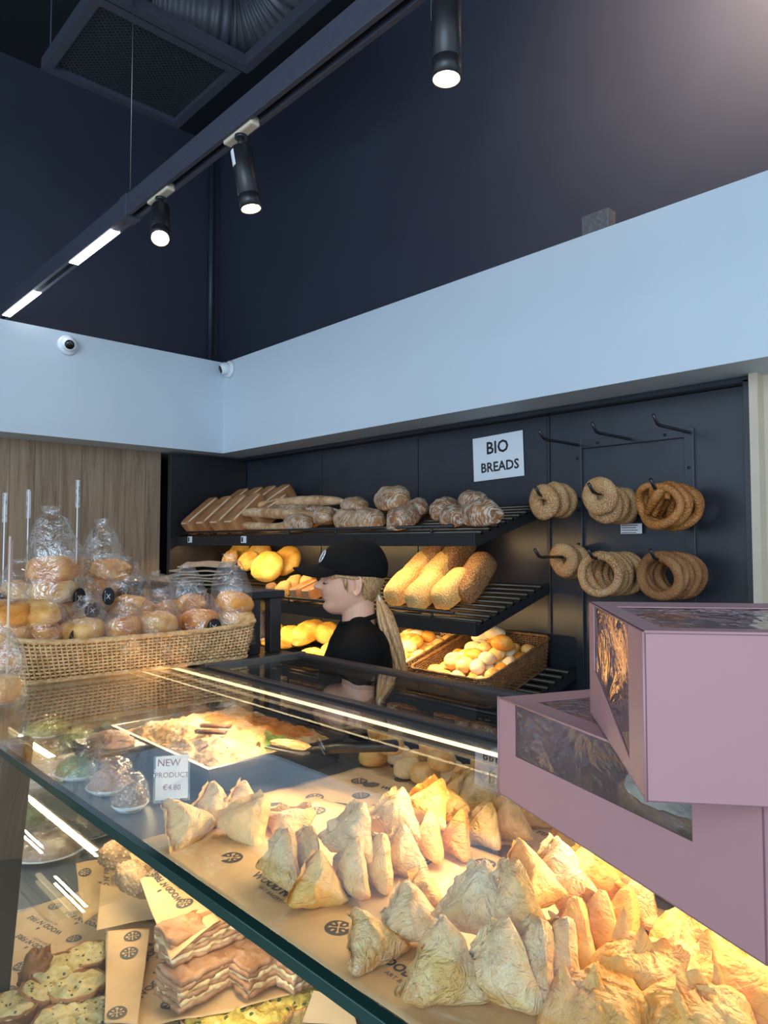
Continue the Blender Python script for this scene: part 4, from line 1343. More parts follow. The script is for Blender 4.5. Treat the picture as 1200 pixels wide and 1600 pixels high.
def head_point(a, z, grow=0.0, face=True):
    F, B, W = smooth_table(HEAD, z)
    kb = max(0, min(1, (-.02 - z) / .06)); kb = .5 + .22 * kb * kb * (3 - 2 * kb)
    c = F * (1 - kb) + B * kb
    ca, sa = math.cos(a), math.sin(a)
    e = .92
    ext = (F - c) if ca > 0 else (c - B)
    f = c + ext * spow(ca, e) ; s = W * spow(sa, e)
    if face and ca > 0:
        s_ = s
        fr = 0
        # nose
        for (z0, h, w) in ((.030, .003, .009), (.018, .0085, .0085), (.007, .019, .0095), (-.003, .0235, .0125), (-.010, .015, .015)):
            fr += h * bumpf(s_, z, 0, z0, w, .0068)
        fr += .006 * bumpf(s_, z, 0, -.0285, .024, .0055) + .0065 * bumpf(s_, z, 0, -.041, .021, .006)
        fr -= .0055 * bumpf(s_, z, 0, -.0345, .022, .0026)
        fr -= .004 * bumpf(s_, z, 0, -.051, .02, .006)
        fr += .0035 * bumpf(s_, z, 0, -.066, .018, .012)
        for sg in (-1, 1):
            fr -= .013 * bumpf(s_, z, sg * .031, .016, .017, .012)
            fr += .008 * bumpf(s_, z, sg * .031, .014, .011, .009)
            fr += .004 * bumpf(s_, z, sg * .030, .036, .02, .008)
            fr += .004 * bumpf(s_, z, sg * .042, -.012, .018, .014)
        f += fr
    k = 1 + grow / max(.02, math.hypot(f - c, s))
    return Vector((c + (f - c) * k, s * k, z))


def worker():
    ear = P(554, 914, y=1.49)
    t = thing('person', 'blond worker in black cap and black shirt, in profile behind the counter', 'person', (ear.x, ear.y, 0))
    yaw = math.atan2(-.728, -.686)
    t.rotation_euler = (0, 0, yaw + RAD(3))
    E_ = ear.z
    up = Vector((0, 0, E_))
    # local axes: x forward, y to her left, z up; near side to the camera is her left?
    mb = MB()
    def fn(u, v):
        z = -.092 + .228 * v
        return head_point(2 * PI * u, z) + up
    g = MB().grid(fn, 96, 110, cu=True)
    n = 96
    # caps
    nv = 110
    g.f.append(tuple(i * nv for i in range(n))); g.m.append(0)
    g.f.append(tuple(i * nv + nv - 1 for i in reversed(range(n)))); g.m.append(0)
    mb.add(g.v, g.f)
    def cap_(a, b, ra, rb, sx=1.0, u=None): capsule(mb, Vector(a) + up, Vector(b) + up, ra, rb, sx=sx, up=u)
    cap_((-.012, 0, -.03), (-.014, 0, -.14), .049, .055)          # neck
    # ears
    for sg in (-1, 1):
        c = Vector((-.004, sg * .071, .002))
        pts = []
        for k in range(14):
            a = RAD(-60) + RAD(285) * k / 13
            pts.append(c + up + Vector((-.0125 * math.sin(a + .5) - .003, sg * (.006 + .004 * math.sin(a)), .029 * math.cos(a + .2) )))
        mb.tube(pts, .0042, 8)
        capsule(mb, c + up + Vector((-.004, -sg * .004, -.014)), c + up + Vector((-.006, -sg * .001, .016)), .008, .011)
        capsule(mb, c + up + Vector((.002, 0, -.020)), c + up + Vector((.001, .0, -.026)), .0065, .0055)
    # torso (slim) as stacked rounded sections
    TOR = [(-.165, -.050, .060, .058), (-.185, -.052, .075, .125), (-.215, -.050, .088, .165), (-.27, -.045, .102, .165), (-.34, -.035, .112, .152), (-.42, -.04, .098, .135), (-.50, -.045, .092, .128),
           (-.58, -.045, .104, .150), (-.66, -.045, .112, .172), (-.74, -.045, .104, .168), (-.80, -.045, .08, .13)]
    TOR = [(z + .035 * max(0, (z + .80) / .635), c + .035, d, w) for z, c, d, w in TOR]
    TOR = TOR[::-1]
    def tor(grow=0, z0=-.80, z1=-.165):
        m = MB(); nv = 60; nu = 48; z1 = z1 + .035
        def f2(u, v):
            z = z0 + (z1 - z0) * v
            c, d, w = lerp_table(TOR, z)
            a = 2 * PI * u
            return Vector((c + (d + grow) * spow(math.cos(a), .9), (w + grow) * spow(math.sin(a), .85), z)) + up
        m.grid(f2, nu, nv, cu=True)
        m.f.append(tuple(i * nv for i in range(nu))); m.m.append(0)
        m.f.append(tuple(i * nv + nv - 1 for i in reversed(range(nu)))); m.m.append(0)
        return m
    q = tor(); mb.add(q.v, q.f)
    arms = []
    for sg in (-1, 1):
        sh = Vector((-.014, sg * .165, -.195)); el = Vector((.02, sg * .205, -.45)); wr = Vector((.20, sg * .13, -.53))
        cap_(sh, el, .047, .037); cap_(el, wr, .037, .024)
        arms.append((sg, sh, el, wr))
        # hand reaching forward, palm down, fingers curled
        d = (wr - el).normalized(); side = Vector((0, 1, 0)); side = (side - d * side.dot(d)).normalized(); dn = d.cross(side); dn = dn if dn.z < 0 else -dn
        pc = wr + d * .05
        for k in range(4):
            o_ = side * (-.027 + .018 * k)
            capsule(mb, wr + up + o_ * .55, wr + d * .078 + o_ + up, .0135, .0115, 12, 4)
        ln = [.030, .036, .034, .026]
        order = range(4) if sg > 0 else range(3, -1, -1)
        for k, q_ in enumerate(order):
            o_ = side * (-.027 + .018 * k)
            L = ln[q_]
            a = wr + d * .082 + o_ * 1.08 + up
            b = a + (d + dn * .35).normalized() * L * 1.15
            c = b + (d * .5 + dn).normalized() * L * .8
            e = c + (dn - d * .15).normalized() * L * .55
            capsule(mb, a, b, .0092, .0085, 12, 4); capsule(mb, b, c, .0085, .0078, 12, 4); capsule(mb, c, e, .0078, .0068, 12, 4)
        th = -sg
        a = wr + d * .02 + side * th * .018 + up
        b = a + (d * .7 + side * th * .7 + dn * .3).normalized() * .042
        c = b + (d * .95 + side * th * .1 + dn * .35).normalized() * .032
        capsule(mb, a, b, .0125, .0105, 12, 4); capsule(mb, b, c, .0105, .0082, 12, 4)
    foot = -E_ + .075
    legs = []
    for sg in (-1, 1):
        hip = Vector((-.045, sg * .088, -.76)); kn = Vector((-.03, sg * .095, foot + .40)); an = Vector((-.06, sg * .10, foot + .02))
        cap_(hip, kn, .082, .052); cap_(kn, an, .050, .034)
        cap_((-.075, sg * .10, foot - .035), (.10, sg * .11, foot - .048), .033, .024)
        legs.append((sg, hip, kn, an))
    body = put('body', remeshed(mb, 'body', .0032, [M['skin']], 1), t)
    # --- lips and lash (thin meshes on the face)
    for nm, mat, zc, hw, hh, lift in (('upper_lip', 'lips', -.0292, .021, .0042, .0012), ('lower_lip', 'lips', -.0402, .018, .0048, .0012)):
        def lf(u, v, zc=zc, hw=hw, hh=hh, lift=lift):
            s = (u * 2 - 1) * hw; z = zc + (v * 2 - 1) * hh * math.sqrt(max(0, 1 - (u*2-1) ** 2)) 
            a = math.asin(max(-.9, min(.9, s / .062)))
            p = head_point(a, z); p.x += lift
            return p + up
        MB().grid(lf, 18, 8).build(nm, M[mat], body, True)
    for sg in (-1, 1):
        def ef(u, v, sg=sg):
            s = sg * (.019 + .024 * u); z = .0095 - .004 * math.sin(PI * u) + (v - .5) * .0028
            a = math.asin(min(.95, abs(s) / .069)) * sg
            p = head_point(a, z); p.x += .0018 + .003 * (1 - v)
            return p + up
        MB().grid(ef, 12, 3).build('eyelashes', M['lash'], body, True)
        def bf(u, v, sg=sg):
            s = sg * (.014 + .034 * u); z = .034 + .004 * math.sin(PI * u) + (v - .5) * .005 * (1 - .5 * u)
            a = math.asin(min(.95, abs(s) / .069)) * sg
            p = head_point(a, z); p.x += .0012
            return p + up
        MB().grid(bf, 12, 3).build('eyebrow', M['hair'], body, True)
    # --- shirt
    sm = tor(.010, -.70, -.160)
    for sg, shp, el, wr in arms:
        capsule(sm, shp + up, el + up, .060, .052); capsule(sm, el + up, el.lerp(wr, .55) + up, .050, .040)
        capsule(sm, Vector((-.016, sg * .05, -.142)) + up, shp + up + Vector((0, -sg * .02, .012)), .048, .056)
    shirt = put('shirt', remeshed(sm, 'shirt', .006, [M['black_cloth']], 2), t)
    # collar ring
    m = MB(); pts = []
    for k in range(40):
        a = 2 * PI * k / 40
        pts.append(Vector((-.013 + .057 * math.cos(a), .060 * math.sin(a), -.108 - .014 * math.cos(a))) + up)
    m.tube(pts, .0075, 8, closed=True); m.build('collar', M['black_cloth'], shirt, True)
    m = MB(); F = frame(Vector((.112, .05, -.245)) + up, (.0, 1, 0), (1, .35, .1))
    logo(m, F, .016); m.build('chest_badge', [M['paper_white'], M['ink']], shirt)
    # --- trousers and shoes
    sm = tor(.014, -.80, -.60)
    for sg, hip, kn, an in legs:
        capsule(sm, hip + up, kn + up, .096, .066); capsule(sm, kn + up, an + up, .064, .050)
    put('trousers', remeshed(sm, 'trousers', .008, [M['cloth_dark']], 3), t)
    for sg in (-1, 1):
        sm = MB(); z = foot - .040
        capsule(sm, Vector((-.085, sg * .10, z)) + up, Vector((.105, sg * .112, z - .003)) + up, .043, .036)
        capsule(sm, Vector((-.075, sg * .10, z + .01)) + up, Vector((-.06, sg * .10, z + .05)) + up, .045, .044)
        o = put('shoe', remeshed(sm, 'shoe', .006, [M['shoe']], 3), t)
        # flatten sole
        for v in o.data.vertices: v.co.z = max(v.co.z, .002)
    # --- hair shell under the cap
    hm = MB()
    def hf(u, v):
        # from one temple round the back to the other
        a = RAD(50) + RAD(260) * u
        ad = min(a, 2 * PI - a) / RAD(1)
        k = max(0, min(1, (ad - 100) / 26)); k = k * k * (3 - 2 * k)
        zlow = (.024 + .004 * math.sin(ad * .1)) * (1 - k) - .058 * k - .010 * max(0, (ad - 150) / 30)
        z = .078 + (zlow - .078) * v
        p = head_point(a, max(z, -.055), .0055 + .003 * math.sin(v * PI), face=False)
        p.z = z
        w = .0015 * noise.noise(Vector((u * 70, v * 2, 0)))
        p.x += w; p.y *= 1 + w * 6
        if z < -.02 and k > 0: p.y *= 1 - .25 * (-.02 - z) / .05
        return p + up
    hair = hm.grid(hf, 120, 40).build('hair', M['hair'], t, True)
    sm_ = hair.modifiers.new('s', 'SOLIDIFY'); sm_.thickness = .006; sm_.offset = -1
    # sideburn / front strands in front of the ears
    m = MB()
    for sg in (-1, 1):
        for k in range(12):
            f = k / 11
            a0 = head_point(sg * RAD(48 + 26 * f), .046, .004, False)
            a1 = head_point(sg * RAD(72 + 16 * f), .030 - .004 * f, .007, False)
            a2 = head_point(sg * RAD(98 + 10 * f), .026 - .010 * f, .010, False)
            a3 = head_point(sg * RAD(122 + 10 * f), -.005 - .03 * f, .009, False)
            a4 = head_point(sg * RAD(150 + 8 * f), -.030 - .022 * f, .007, False)
            pts = [a0, a1, a2, a3, a4]
            m.tube([p + up for p in pts], [.003, .0042, .0045, .0045, .003], 6)
        for k in range(4):
            m.tube([head_point(sg * RAD(66 + 3 * k), .04, .004, False) + up, head_point(sg * RAD(76 + 2 * k), .012, .004, False) + up, head_point(sg * RAD(80 + 2 * k), -.008 - .004 * k, .003, False) + up], [.003, .002, .0006], 5)
    m.build('front_strands', M['hair'], hair, True)
    # ponytail: many overlapping locks
    m = MB()
    C0 = [Vector(p) for p in ((-.070, .006, -.028), (-.080, .012, -.050), (-.096, .022, -.095), (-.110, .034, -.15), (-.127, .040, -.205), (-.140, .042, -.262), (-.150, .042, -.315))]
    Wd = [.008, .011, .028, .034, .030, .024, .014]
    rn = random.Random(3)
    for k in range(46):
        a = rn.uniform(0, 2 * PI); rr = math.sqrt(rn.random())
        pts = []; r = []
        for i, (c, w) in enumerate(zip(C0, Wd)):
            aa = a + .10 * i
            pts.append(c + Vector((math.cos(aa) * w * rr * .8, math.sin(aa) * w * rr, rn.uniform(-.004, .004) - (.02 * rn.random() if i == 6 else 0))) + up)
            r.append([.0045, .0045, .008, .0085, .008, .006, .0012][i])
        # smooth interpolate
        P2 = []; R2 = []
        for i in range(len(pts) - 1):
            for s in range(4):
                f = s / 4; ff = f * f * (3 - 2 * f)
                P2.append(pts[i].lerp(pts[i+1], f)); R2.append(r[i] + (r[i+1] - r[i]) * f)
        P2.append(pts[-1]); R2.append(r[-1])
        m.tube(P2, R2, 6)
    m.build('ponytail', M['hair'], hair, True)
    m = MB(); pts = [Vector((-.079 + .004 * math.cos(a), .010 + .0135 * math.sin(a), -.046 + .013 * math.cos(a))) + up for a in [2 * PI * k / 20 for k in range(20)]]
    m.tube(pts, .0045, 8, closed=True); m.build('hair_tie', M['beige_trim'], hair, True)
    # --- cap
    ZC = [(.022, .116, -.103, .084), (.045, .118, -.107, .087), (.07, .115, -.107, .087), (.095, .104, -.098, .079), (.12, .082, -.080, .064), (.138, .050, -.052, .042), (.147, .012, -.014, .012)]
    def cf(u, v):
        a = 2 * PI * u
        zb = .040 - .016 * (1 - math.cos(a)) / 2
        z = zb + (.147 - zb) * (1 - (1 - v) ** 1.4)
        F, B, W = smooth_table(ZC, z)
        c = (F + B) / 2
        seam = 1 - .010 * math.exp(-((((a / (2*PI) * 6 + .0) % 1) - .5) * 14) ** 2)
        p = Vector((c + (F - c) * math.cos(a) * seam, W * math.sin(a) * seam, z))
        p.z += .0035 * noise.noise(Vector((p.x * 20, p.y * 20, p.z * 20)))
        return p + up
    capm = MB().grid(cf, 96, 36, cu=True)
    cap_o = capm.build('cap', M['black_cloth'], t, True)
    sm_ = cap_o.modifiers.new('s', 'SOLIDIFY'); sm_.thickness = .003; sm_.offset = -1
    def brim(u, v):
        s = (u * 2 - 1); w = .079
        y = s * w
        root = .018 + .098 * math.sqrt(max(0, 1 - (s * .93) ** 2))
        tip = root + .078 * (1 - abs(s) ** 2.6) + .002
        x = root + (tip - root) * v
        return Vector((x, y, 0.066 - .018 * s * s - (.010 + .045 * s * s * (1 - s ** 4)) * v)) + up
    b = MB().grid(brim, 40, 12).build('brim', M['black_cloth'], cap_o, True)
    sm_ = b.modifiers.new('s', 'SOLIDIFY'); sm_.thickness = .0035
    MB().lathe([(.007, 0), (.006, .003), (.002, .0045)], 16, M=Matrix.Translation(Vector((-.001, 0, .1465)) + up)).build('button', M['black_cloth'], cap_o, True)
    # round emblem on the front of the cap
    m = MB(); pp = Vector((.1075, .0, .090)) + up
    F = frame(pp + Vector((-.006, .022, .002)), (-.25, 1, 0), (1, .28, .50))
    for r0 in (.021, .016):
        m.tube([F @ Vector((r0 * math.cos(2*PI*k/32), r0 * math.sin(2*PI*k/32), .0)) for k in range(32)], .0008, 5, closed=True)
    for s in (1, -1): m.tube([F @ Vector((s * .010, .010, 0)), F @ Vector((-s * .010, -.010, 0))], .001, 5)
    m.build('round_emblem', M['paper_white'], cap_o)
worker()

# ================================================================== PASTRIES IN THE COUNTER
def tri_pastry(seed, gold=False, S=.092, T=.038):
    """puffy folded filo triangle lying in XY, apex on +Y, base on z=0"""
    N = 22; m = MB()
    A, B, C = Vector((-S * .56, -S * .34, 0)), Vector((S * .56, -S * .34, 0)), Vector((S * .04 * math.sin(seed), S * .58, 0))
    for side in (1, -1):
        idx = {}; vs = []; fs = []
        for i in range(N + 1):
            for j in range(N + 1 - i):
                a, b = i / N, j / N; c = 1 - a - b
                p = A * a + B * b + C * c
                e = max(0.0, min(a, b, c)) * 3
                puff = (min(1, e * 1.5)) ** .5
                w = noise.noise(Vector((p.x * 34 + seed * 3, p.y * 34, side * 2))) * .5 + noise.noise(Vector((p.x * 90 + seed, p.y * 55, side))) * .5
                # folded seam ridge
                ridge = .25 * math.exp(-(((p.x - p.y * .4) + .006 * math.sin(p.y * 90 + seed)) / .005) ** 2)
                h = side * T / 2 * (puff * (1 + .30 * w) + (ridge * puff if side > 0 else 0))
                q = Vector((p.x, p.y, h + .004 * noise.noise(Vector((p.x * 25, p.y * 25, seed)))))
                # ragged corners
                q.x += .004 * noise.noise(Vector((p.y * 60, seed, 1))); q.y += .004 * noise.noise(Vector((p.x * 60, seed, 2)))
                mx_ = max(a, b, c)
                if mx_ > .72: q *= 1 - .16 * ((mx_ - .72) / .28) ** 2
                idx[(i, j)] = len(vs); vs.append(q)
        for i in range(N):
            for j in range(N - i):
                fs.append((idx[(i, j)], idx[(i+1, j)], idx[(i, j+1)]))
                if i + j < N - 1: fs.append((idx[(i+1, j)], idx[(i+1, j+1)], idx[(i, j+1)]))
        m.add(vs, fs)
    # loose flap of filo along one edge
    def flap(u, v):
        p = A.lerp(C, .12 + .76 * u)
        return Vector((p.x - .006 * v + .006 * noise.noise(Vector((u * 7, seed, v))), p.y - .004 + .004 * v, T * .30 * v + .004 * math.sin(u * 11 + seed)))
    m.grid(flap, 20, 5)
    me = m.mesh('triangle_pastry', M['phyllo_gold' if gold else 'phyllo'])
    return me

TRI = [tri_pastry(s, s % 3 == 2) for s in range(6)]
TRG = [tri_pastry(s + 9, True) for s in range(3)]
camdir = Vector((-math.sin(RAD(46.7)), math.cos(RAD(46.7)), 0))


def pastry(px, py, face, lean, label, group, var=0, sc=1.0, lift=0, spin=0, gold=False):
    """stands on its base edge; px,py = where the middle of the base shows; face = yaw of the front face from the camera direction (deg); lean = how far it leans back"""
    p = D(px, py, DZ + lift)
    me = (TRG if gold else TRI)[var % (3 if gold else 6)]
    o = put('triangle_pastry', me)
    th = math.atan2(-p.x, p.y)           # towards the viewer at this spot
    R = Matrix.Rotation(th + RAD(face), 4, 'Z') @ Matrix.Rotation(RAD(90 - lean), 4, 'X') @ Matrix.Rotation(RAD(spin), 4, 'Z')
    base = Matrix.Translation((0, .092 * .34 * sc, 0))
    o.matrix_world = Matrix.Translation(p + Vector((0, 0, .006))) @ R @ base @ Matrix.Scale(sc, 4)
    return tag(o, label, 'pastry', group)

g1 = 'floured triangle pastries beside the dessert tray'
pastry(310, 1318, 30, 45, 'floured triangle pastry, leftmost beside the NEW PRODUCT card', g1, 0, 1.22, .0, 20)
pastry(335, 1298, 20, 40, 'floured triangle pastry rising behind the leftmost one', g1, 1, 1.16, .0, -10)
pastry(366, 1318, -25, 42, 'brown tipped triangle pastry in the middle of the small left group', g1, 2, 1.22, 0, -25)
pastry(378, 1290, 30, 35, 'triangle pastry with a dark spot at the back of the small left group', g1, 3, 1.04, 0, -20)
pastry(425, 1308, -30, 72, 'flat lying floured triangle pastry right of the small left group', g1, 4, 1.16, 0, -40)

g2 = 'triangle pastries in the middle heap'
L2 = [
 (438, 1392, -60, 12, 0, 1.1, 0, 'tall triangle pastry at the far left end of the middle heap'),
 (470, 1375, -50, 15, 1, 1.0, 0, 'second triangle pastry from the left end of the middle heap'),
 (497, 1425, 15, 28, 2, 1.0, 0, 'front triangle pastry with a torn seam in the middle heap'),
 (545, 1402, -62, 14, 3, 1.05, 0, 'upright triangle pastry right of the torn front one'),
 (585, 1388, -66, 10, 4, 1.0, 0, 'slim edge-on triangle pastry in the centre of the middle heap'),
 (628, 1376, -20, 25, 0, 1.0, 0, 'white floured triangle pastry in the centre of the middle heap'),
 (668, 1348, -64, 12, 5, 1.0, 0, 'golden edge-on triangle pastry right of the white floured one'),
 (706, 1340, -60, 15, 2, .98, 0, 'triangle pastry, third from the right end of the middle heap front'),
 (752, 1325, -45, 18, 1, .95, 0, 'folded triangle pastry, second from the right end of the middle heap front'),
 (797, 1318, -20, 25, 5, 1.0, 0, 'triangle pastry near the right end below the pink box corner'),
 (835, 1296, -10, 55, 2, .9, 0, 'orange brown triangle pastry at the right end of the middle heap'),
 (540, 1345, -35, 35, 4, 1.1, .040, 'floured triangle pastry lying across the left top of the middle heap'),
 (610, 1312, -15, 48, 0, 1.1, .045, 'triangle pastry resting on the heap above the white floured one'),
 (655, 1290, -35, 45, 2, 1.1, .045, 'orange triangle pastry on the top centre of the middle heap'),
 (700, 1285, 20, 45, 5, 1.05, .045, 'golden triangle pastry near the top of the middle heap'),
 (750, 1272, 10, 50, 3, 1.05, .035, 'brown speckled triangle pastry at the top right of the middle heap'),
 (722, 1250, -10, 55, 2, .9, .02, 'small triangle pastry peeking over the back of the middle heap'),
 (765, 1250, -30, 50, 0, .85, .02, 'pale triangle pastry at the far back of the middle heap')]
for (px, py, f, ln, v, sc, lf, lab) in L2:
    pastry(px, py, f, ln, lab, g2, v, sc, lf, random.uniform(-8, 8))
g3 = 'triangle pastries in the right heap'
L3 = [
 (600, 1515, 30, 55, 0, 1.0, 0, 'flattened pale triangle pastry at the left foot of the right heap'),
 (650, 1480, 10, 50, 1, 1.05, .01, 'floured triangle pastry above the left foot of the right heap'),
 (700, 1580, 10, 22, 4, 1.18, 0, 'large white floured triangle pastry at the front of the right heap'),
 (780, 1578, -25, 12, 1, 1.2, 0, 'large triangle pastry right beside the front floured one'),
 (828, 1560, -66, 8, 0, 1.15, 0, 'slim edge-on triangle pastry behind the two large front ones'),
 (866, 1545, -66, 8, 3, 1.1, 0, 'edge-on triangle pastry, second of the upright row'),
 (896, 1520, -60, 10, 5, 1.05, 0, 'edge-on triangle pastry, third of the upright row'),
 (925, 1508, -40, 14, 2, 1.1, 0, 'broad brown edged triangle pastry at the right of the upright row'),
 (962, 1490, -66, 12, 2, 1.05, 0, 'golden edge-on triangle pastry next to the broad brown edged one'),
 (992, 1452, -50, 18, 1, .95, 0, 'rightmost upright triangle pastry of the right heap'),
 (745, 1470, -15, 25, 3, 1.15, .035, 'tall floured triangle pastry forming the left summit of the right heap'),
 (800, 1470, -30, 20, 0, 1.15, .04, 'tall floured triangle pastry behind the left summit'),
 (840, 1430, 30, 30, 2, 1.15, .045, 'long golden folded triangle pastry on the summit of the right heap'),
 (880, 1420, 10, 45, 4, 1.15, .045, 'floured triangle pastry lying on the summit of the right heap'),
 (925, 1395, 0, 55, 5, 1.1, .03, 'golden triangle pastry behind the lying floured one'),
 (965, 1410, -20, 50, 2, 1.0, .02, 'small orange triangle pastry at the right shoulder of the right heap'),
 (660, 1440, 0, 60, 5, .95, .0, 'pale torn triangle pastry behind the left foot of the right heap'),
 (890, 1345, 0, 60, 2, .95, 0, 'triangle pastry half hidden below the edge of the pink box')]
for (px, py, f, ln, v, sc, lf, lab) in L3:
    pastry(px, py, f, ln, lab, g3, v, sc, lf, random.uniform(-8, 8))


def pouch(seed, S=.112):
    """bundled filo parcel: dome with pleats that run up to a ragged top fold"""
    def fn(u, v):
        a = 2 * PI * u; ph = PI/2 * v
        r = S / 2 * max(0, math.cos(ph)) ** .7
        pl = 1 + .10 * math.sin(a * 7 + seed + v * 2) * (.25 + v) + .09 * noise.noise(Vector((math.cos(a) * 2 + seed, math.sin(a) * 2, v * 3)))
        z = S * .50 * math.sin(ph) ** .9 * (1 + .10 * noise.noise(Vector((a, seed, 0))))
        return Vector((r * pl * math.cos(a) * 1.12, r * pl * math.sin(a), z + .003 * noise.noise(Vector((a * 5, v * 9, seed)))))
    m = MB().grid(fn, 72, 24, cu=True)
    def fl(u, v):
        return Vector(((u - .5) * S * .75, .008 * math.sin(u * 9 + seed) + .014 * (v - .5), S * .44 + .026 * v * (.6 + noise.noise(Vector((u * 6, seed, 0)))) ))
    m.grid(fl, 24, 6)
    return m.mesh('filo_parcel', M['phyllo_gold'])
PO = [pouch(1), pouch(4)]
for i, (px, py, sc, rz, lab) in enumerate(((1015, 1570, 1.12, 0, 'pleated golden filo parcel in the lower right of the counter'), (1090, 1545, .95, 1, 'filo parcel squeezed right of the pleated golden one'),
    (1085, 1510, 1.0, 2, 'golden filo parcel lying behind, near the pink box edge'), (1165, 1570, 1.15, .5, 'golden filo parcel cut by the right edge of the picture'), (935, 1620, 1.05, 1.4, 'dark golden filo parcel cut by the bottom edge of the picture'), (1090, 1640, 1.1, 1.4, 'pale filo parcel at the bottom edge between its neighbours'))):
    o = put('filo_parcel', PO[i % 2]); o.matrix_world = TRS(D(px, py), (0, 0, rz), sc)
    tag(o, lab, 'pastry', 'bundled filo parcels')

# ------------------------------------------------------------------ dessert tray with crumble
def tray_box(name, label, quad, z0, h, mat, cat='tray'):
    q = [Vector((x, y, z0)) for x, y in quad]; c = sum(q, Vector()) / 4
    t = thing(name, label, cat, c); q = [p - c for p in q]
    H = Vector((0, 0, h)); m = MB(); w = .94; lip = 1.035
    m.hexa([p * w for p in q], [p * w + Vector((0, 0, .003)) for p in q])
    for i in range(4):
        a, b = q[i], q[(i + 1) % 4]
        m.add([a*w, b*w, b + H, a + H, a*w*.985 + Vector((0,0,.003)), b*w*.985 + Vector((0,0,.003)), b*.985 + H, a*.985 + H], [(0,1,2,3), (7,6,5,4), (3,2,6,7), (0,4,5,1)])
        m.add([a + H, b + H, b * lip + H, a * lip + H, a + H - Vector((0,0,.004)), b + H - Vector((0,0,.004)), b * lip + H - Vector((0,0,.004)), a * lip + H - Vector((0,0,.004))], [(0,1,2,3), (7,6,5,4), (3,2,6,7)])
    m.build('shell', M[mat], t)
    return t, q, c
ty0 = [(-1.72, .60), (-1.20, .60), (-1.20, .98), (-1.72, .98)]
ty0 = [(-1.80, .755), (-1.325, .755), (-1.325, 1.12), (-1.80, 1.12)]
t, q, c = tray_box('dessert_tray', 'deep dark plastic tray of crumbly spiced dessert in the glass counter', ty0, 1.078, .062, 'black_tray')
def crum(u, v):
    p = (q[0] * (1-u) + q[1] * u) * (1-v) + (q[3] * (1-u) + q[2] * u) * v
    e = max(0, min(u, 1-u, v, 1-v))
    h = .038 + .042 * min(1, e * 4) ** .6 + .012 * noise.noise(p * 22) + .006 * noise.noise(p * 70) + .004 * noise.noise(p * 160)
    return Vector((p.x * .97, p.y * .97, h))
def crump(u, v, dz=0): return crum(u, v) + Vector((0, 0, dz))
dess = MB().grid(crum, 110, 90).mesh('crumble', [M['crumble'], M['cinnamon'], M['choc'], M['greens']])
for p in dess.polygons:
    x, y = p.center.x, p.center.y; n = noise.noise(Vector((x * 18, y * 18, 0))) * .03
    if ((x - .08) ** 2 / .012 + (y - .10) ** 2 / .004) ** .5 < 1 + n * 8: p.material_index = 1
    elif ((x + .02) ** 2 / .006 + (y - .0) ** 2 / .0012) ** .5 < 1 + n * 8 and x < 0: p.material_index = 1
    elif math.hypot(x - .17, (y - .035)) < .035 + n: p.material_index = 3
    elif noise.noise(Vector((x * 60, y * 60, 4))) > .62: p.material_index = 2
d_o = put('crumble_dessert', dess); d_o.location = c; tag(d_o, 'spiced crumble dessert heaped in the dark tray', 'dessert')
for k, (u, v) in enumerate(((.60, .34), (.66, .26))):
    p = crump(u, v, .008) + c
    t = MB()
    for s in (-1, 1):
        def roll_(uu, vv, s=s):
            a = vv * 5.2; r = .0035 + .0012 * vv
            return Vector(((uu - .5) * .075, s * .0045 + s * r * math.cos(a), r * math.sin(a)))
        t.grid(roll_, 3, 16)
    o = t.build('cinnamon_stick', M['cinn_stick'], None, True); o.modifiers.new('s', 'SOLIDIFY').thickness = .0015
    o.matrix_world = TRS(p, (0, 0, RAD(38)))
    tag(o, 'cinnamon stick on the crumble, the ' + ['farther', 'nearer'][k] + ' of the pair', 'cinnamon stick', 'cinnamon sticks on the crumble')
# spatula
a, b = P(438, 1165, z=1.155), P(520, 1155, z=1.19)
t = thing('serving_spatula', 'dark serving spatula smeared with cream resting on the dessert tray rim', 'spatula', a)
v = b - a; Fm = frame((0, 0, 0), v, (0, 0, 1))
MB().box((-.02, -.03, -.002), (.09, .03, .002), M=Fm).build('blade', M['black_tray'], t, bevel=.002)
MB().tube([Fm @ Vector((.085, 0, .002)), Fm @ Vector((.16, 0, .02)), Fm @ Vector((.30, 0, .045))], [.008, .011, .012], 10).build('handle', M['black_metal'], t, True)
o = blob(.10, .045, .012, 5, fine=.2).build('cream', M['crumble'], t, True); o.matrix_local = Fm @ Matrix.Translation((.03, 0, .002))

# NEW PRODUCT card
p = P(268, 1252, z=1.078); t = thing('price_card', 'small handwritten card reading NEW PRODUCT on a clear stand', 'price card', p)
nrm = (CAM - p); nrm.z = 0; nrm.normalize()
F = frame((0, 0, 0), Vector((-nrm.y, nrm.x, 0)), (nrm + Vector((0, 0, .35))).normalized())
F = F @ Matrix.Rotation(RAD(0), 4, 'Z')
MB().box((-.032, .004, -.0008), (.032, .088, .0008), M=F).build('card', M['paper_white'], t)
MB().box((-.036, 0, -.0035), (.036, .09, -.0012), M=F).build('stand', M['film'], t)
MB().box((-.036, -.002, -.03), (.036, .001, .006), M=F).build('foot', M['film'], t)
m = MB()
add_text(m, 'NEW', .020, F @ TRS((-.006, .074, .0011), (0, 0, RAD(-3))))
add_text(m, 'PRODUCT', .0145, F @ TRS((0, .050, .0011), (0, 0, RAD(-3))))
add_text(m, '€4.80', .015, F @ TRS((0, .026, .0011), (0, 0, RAD(-4))))
m.build('handwriting', M['red_pen'], t)

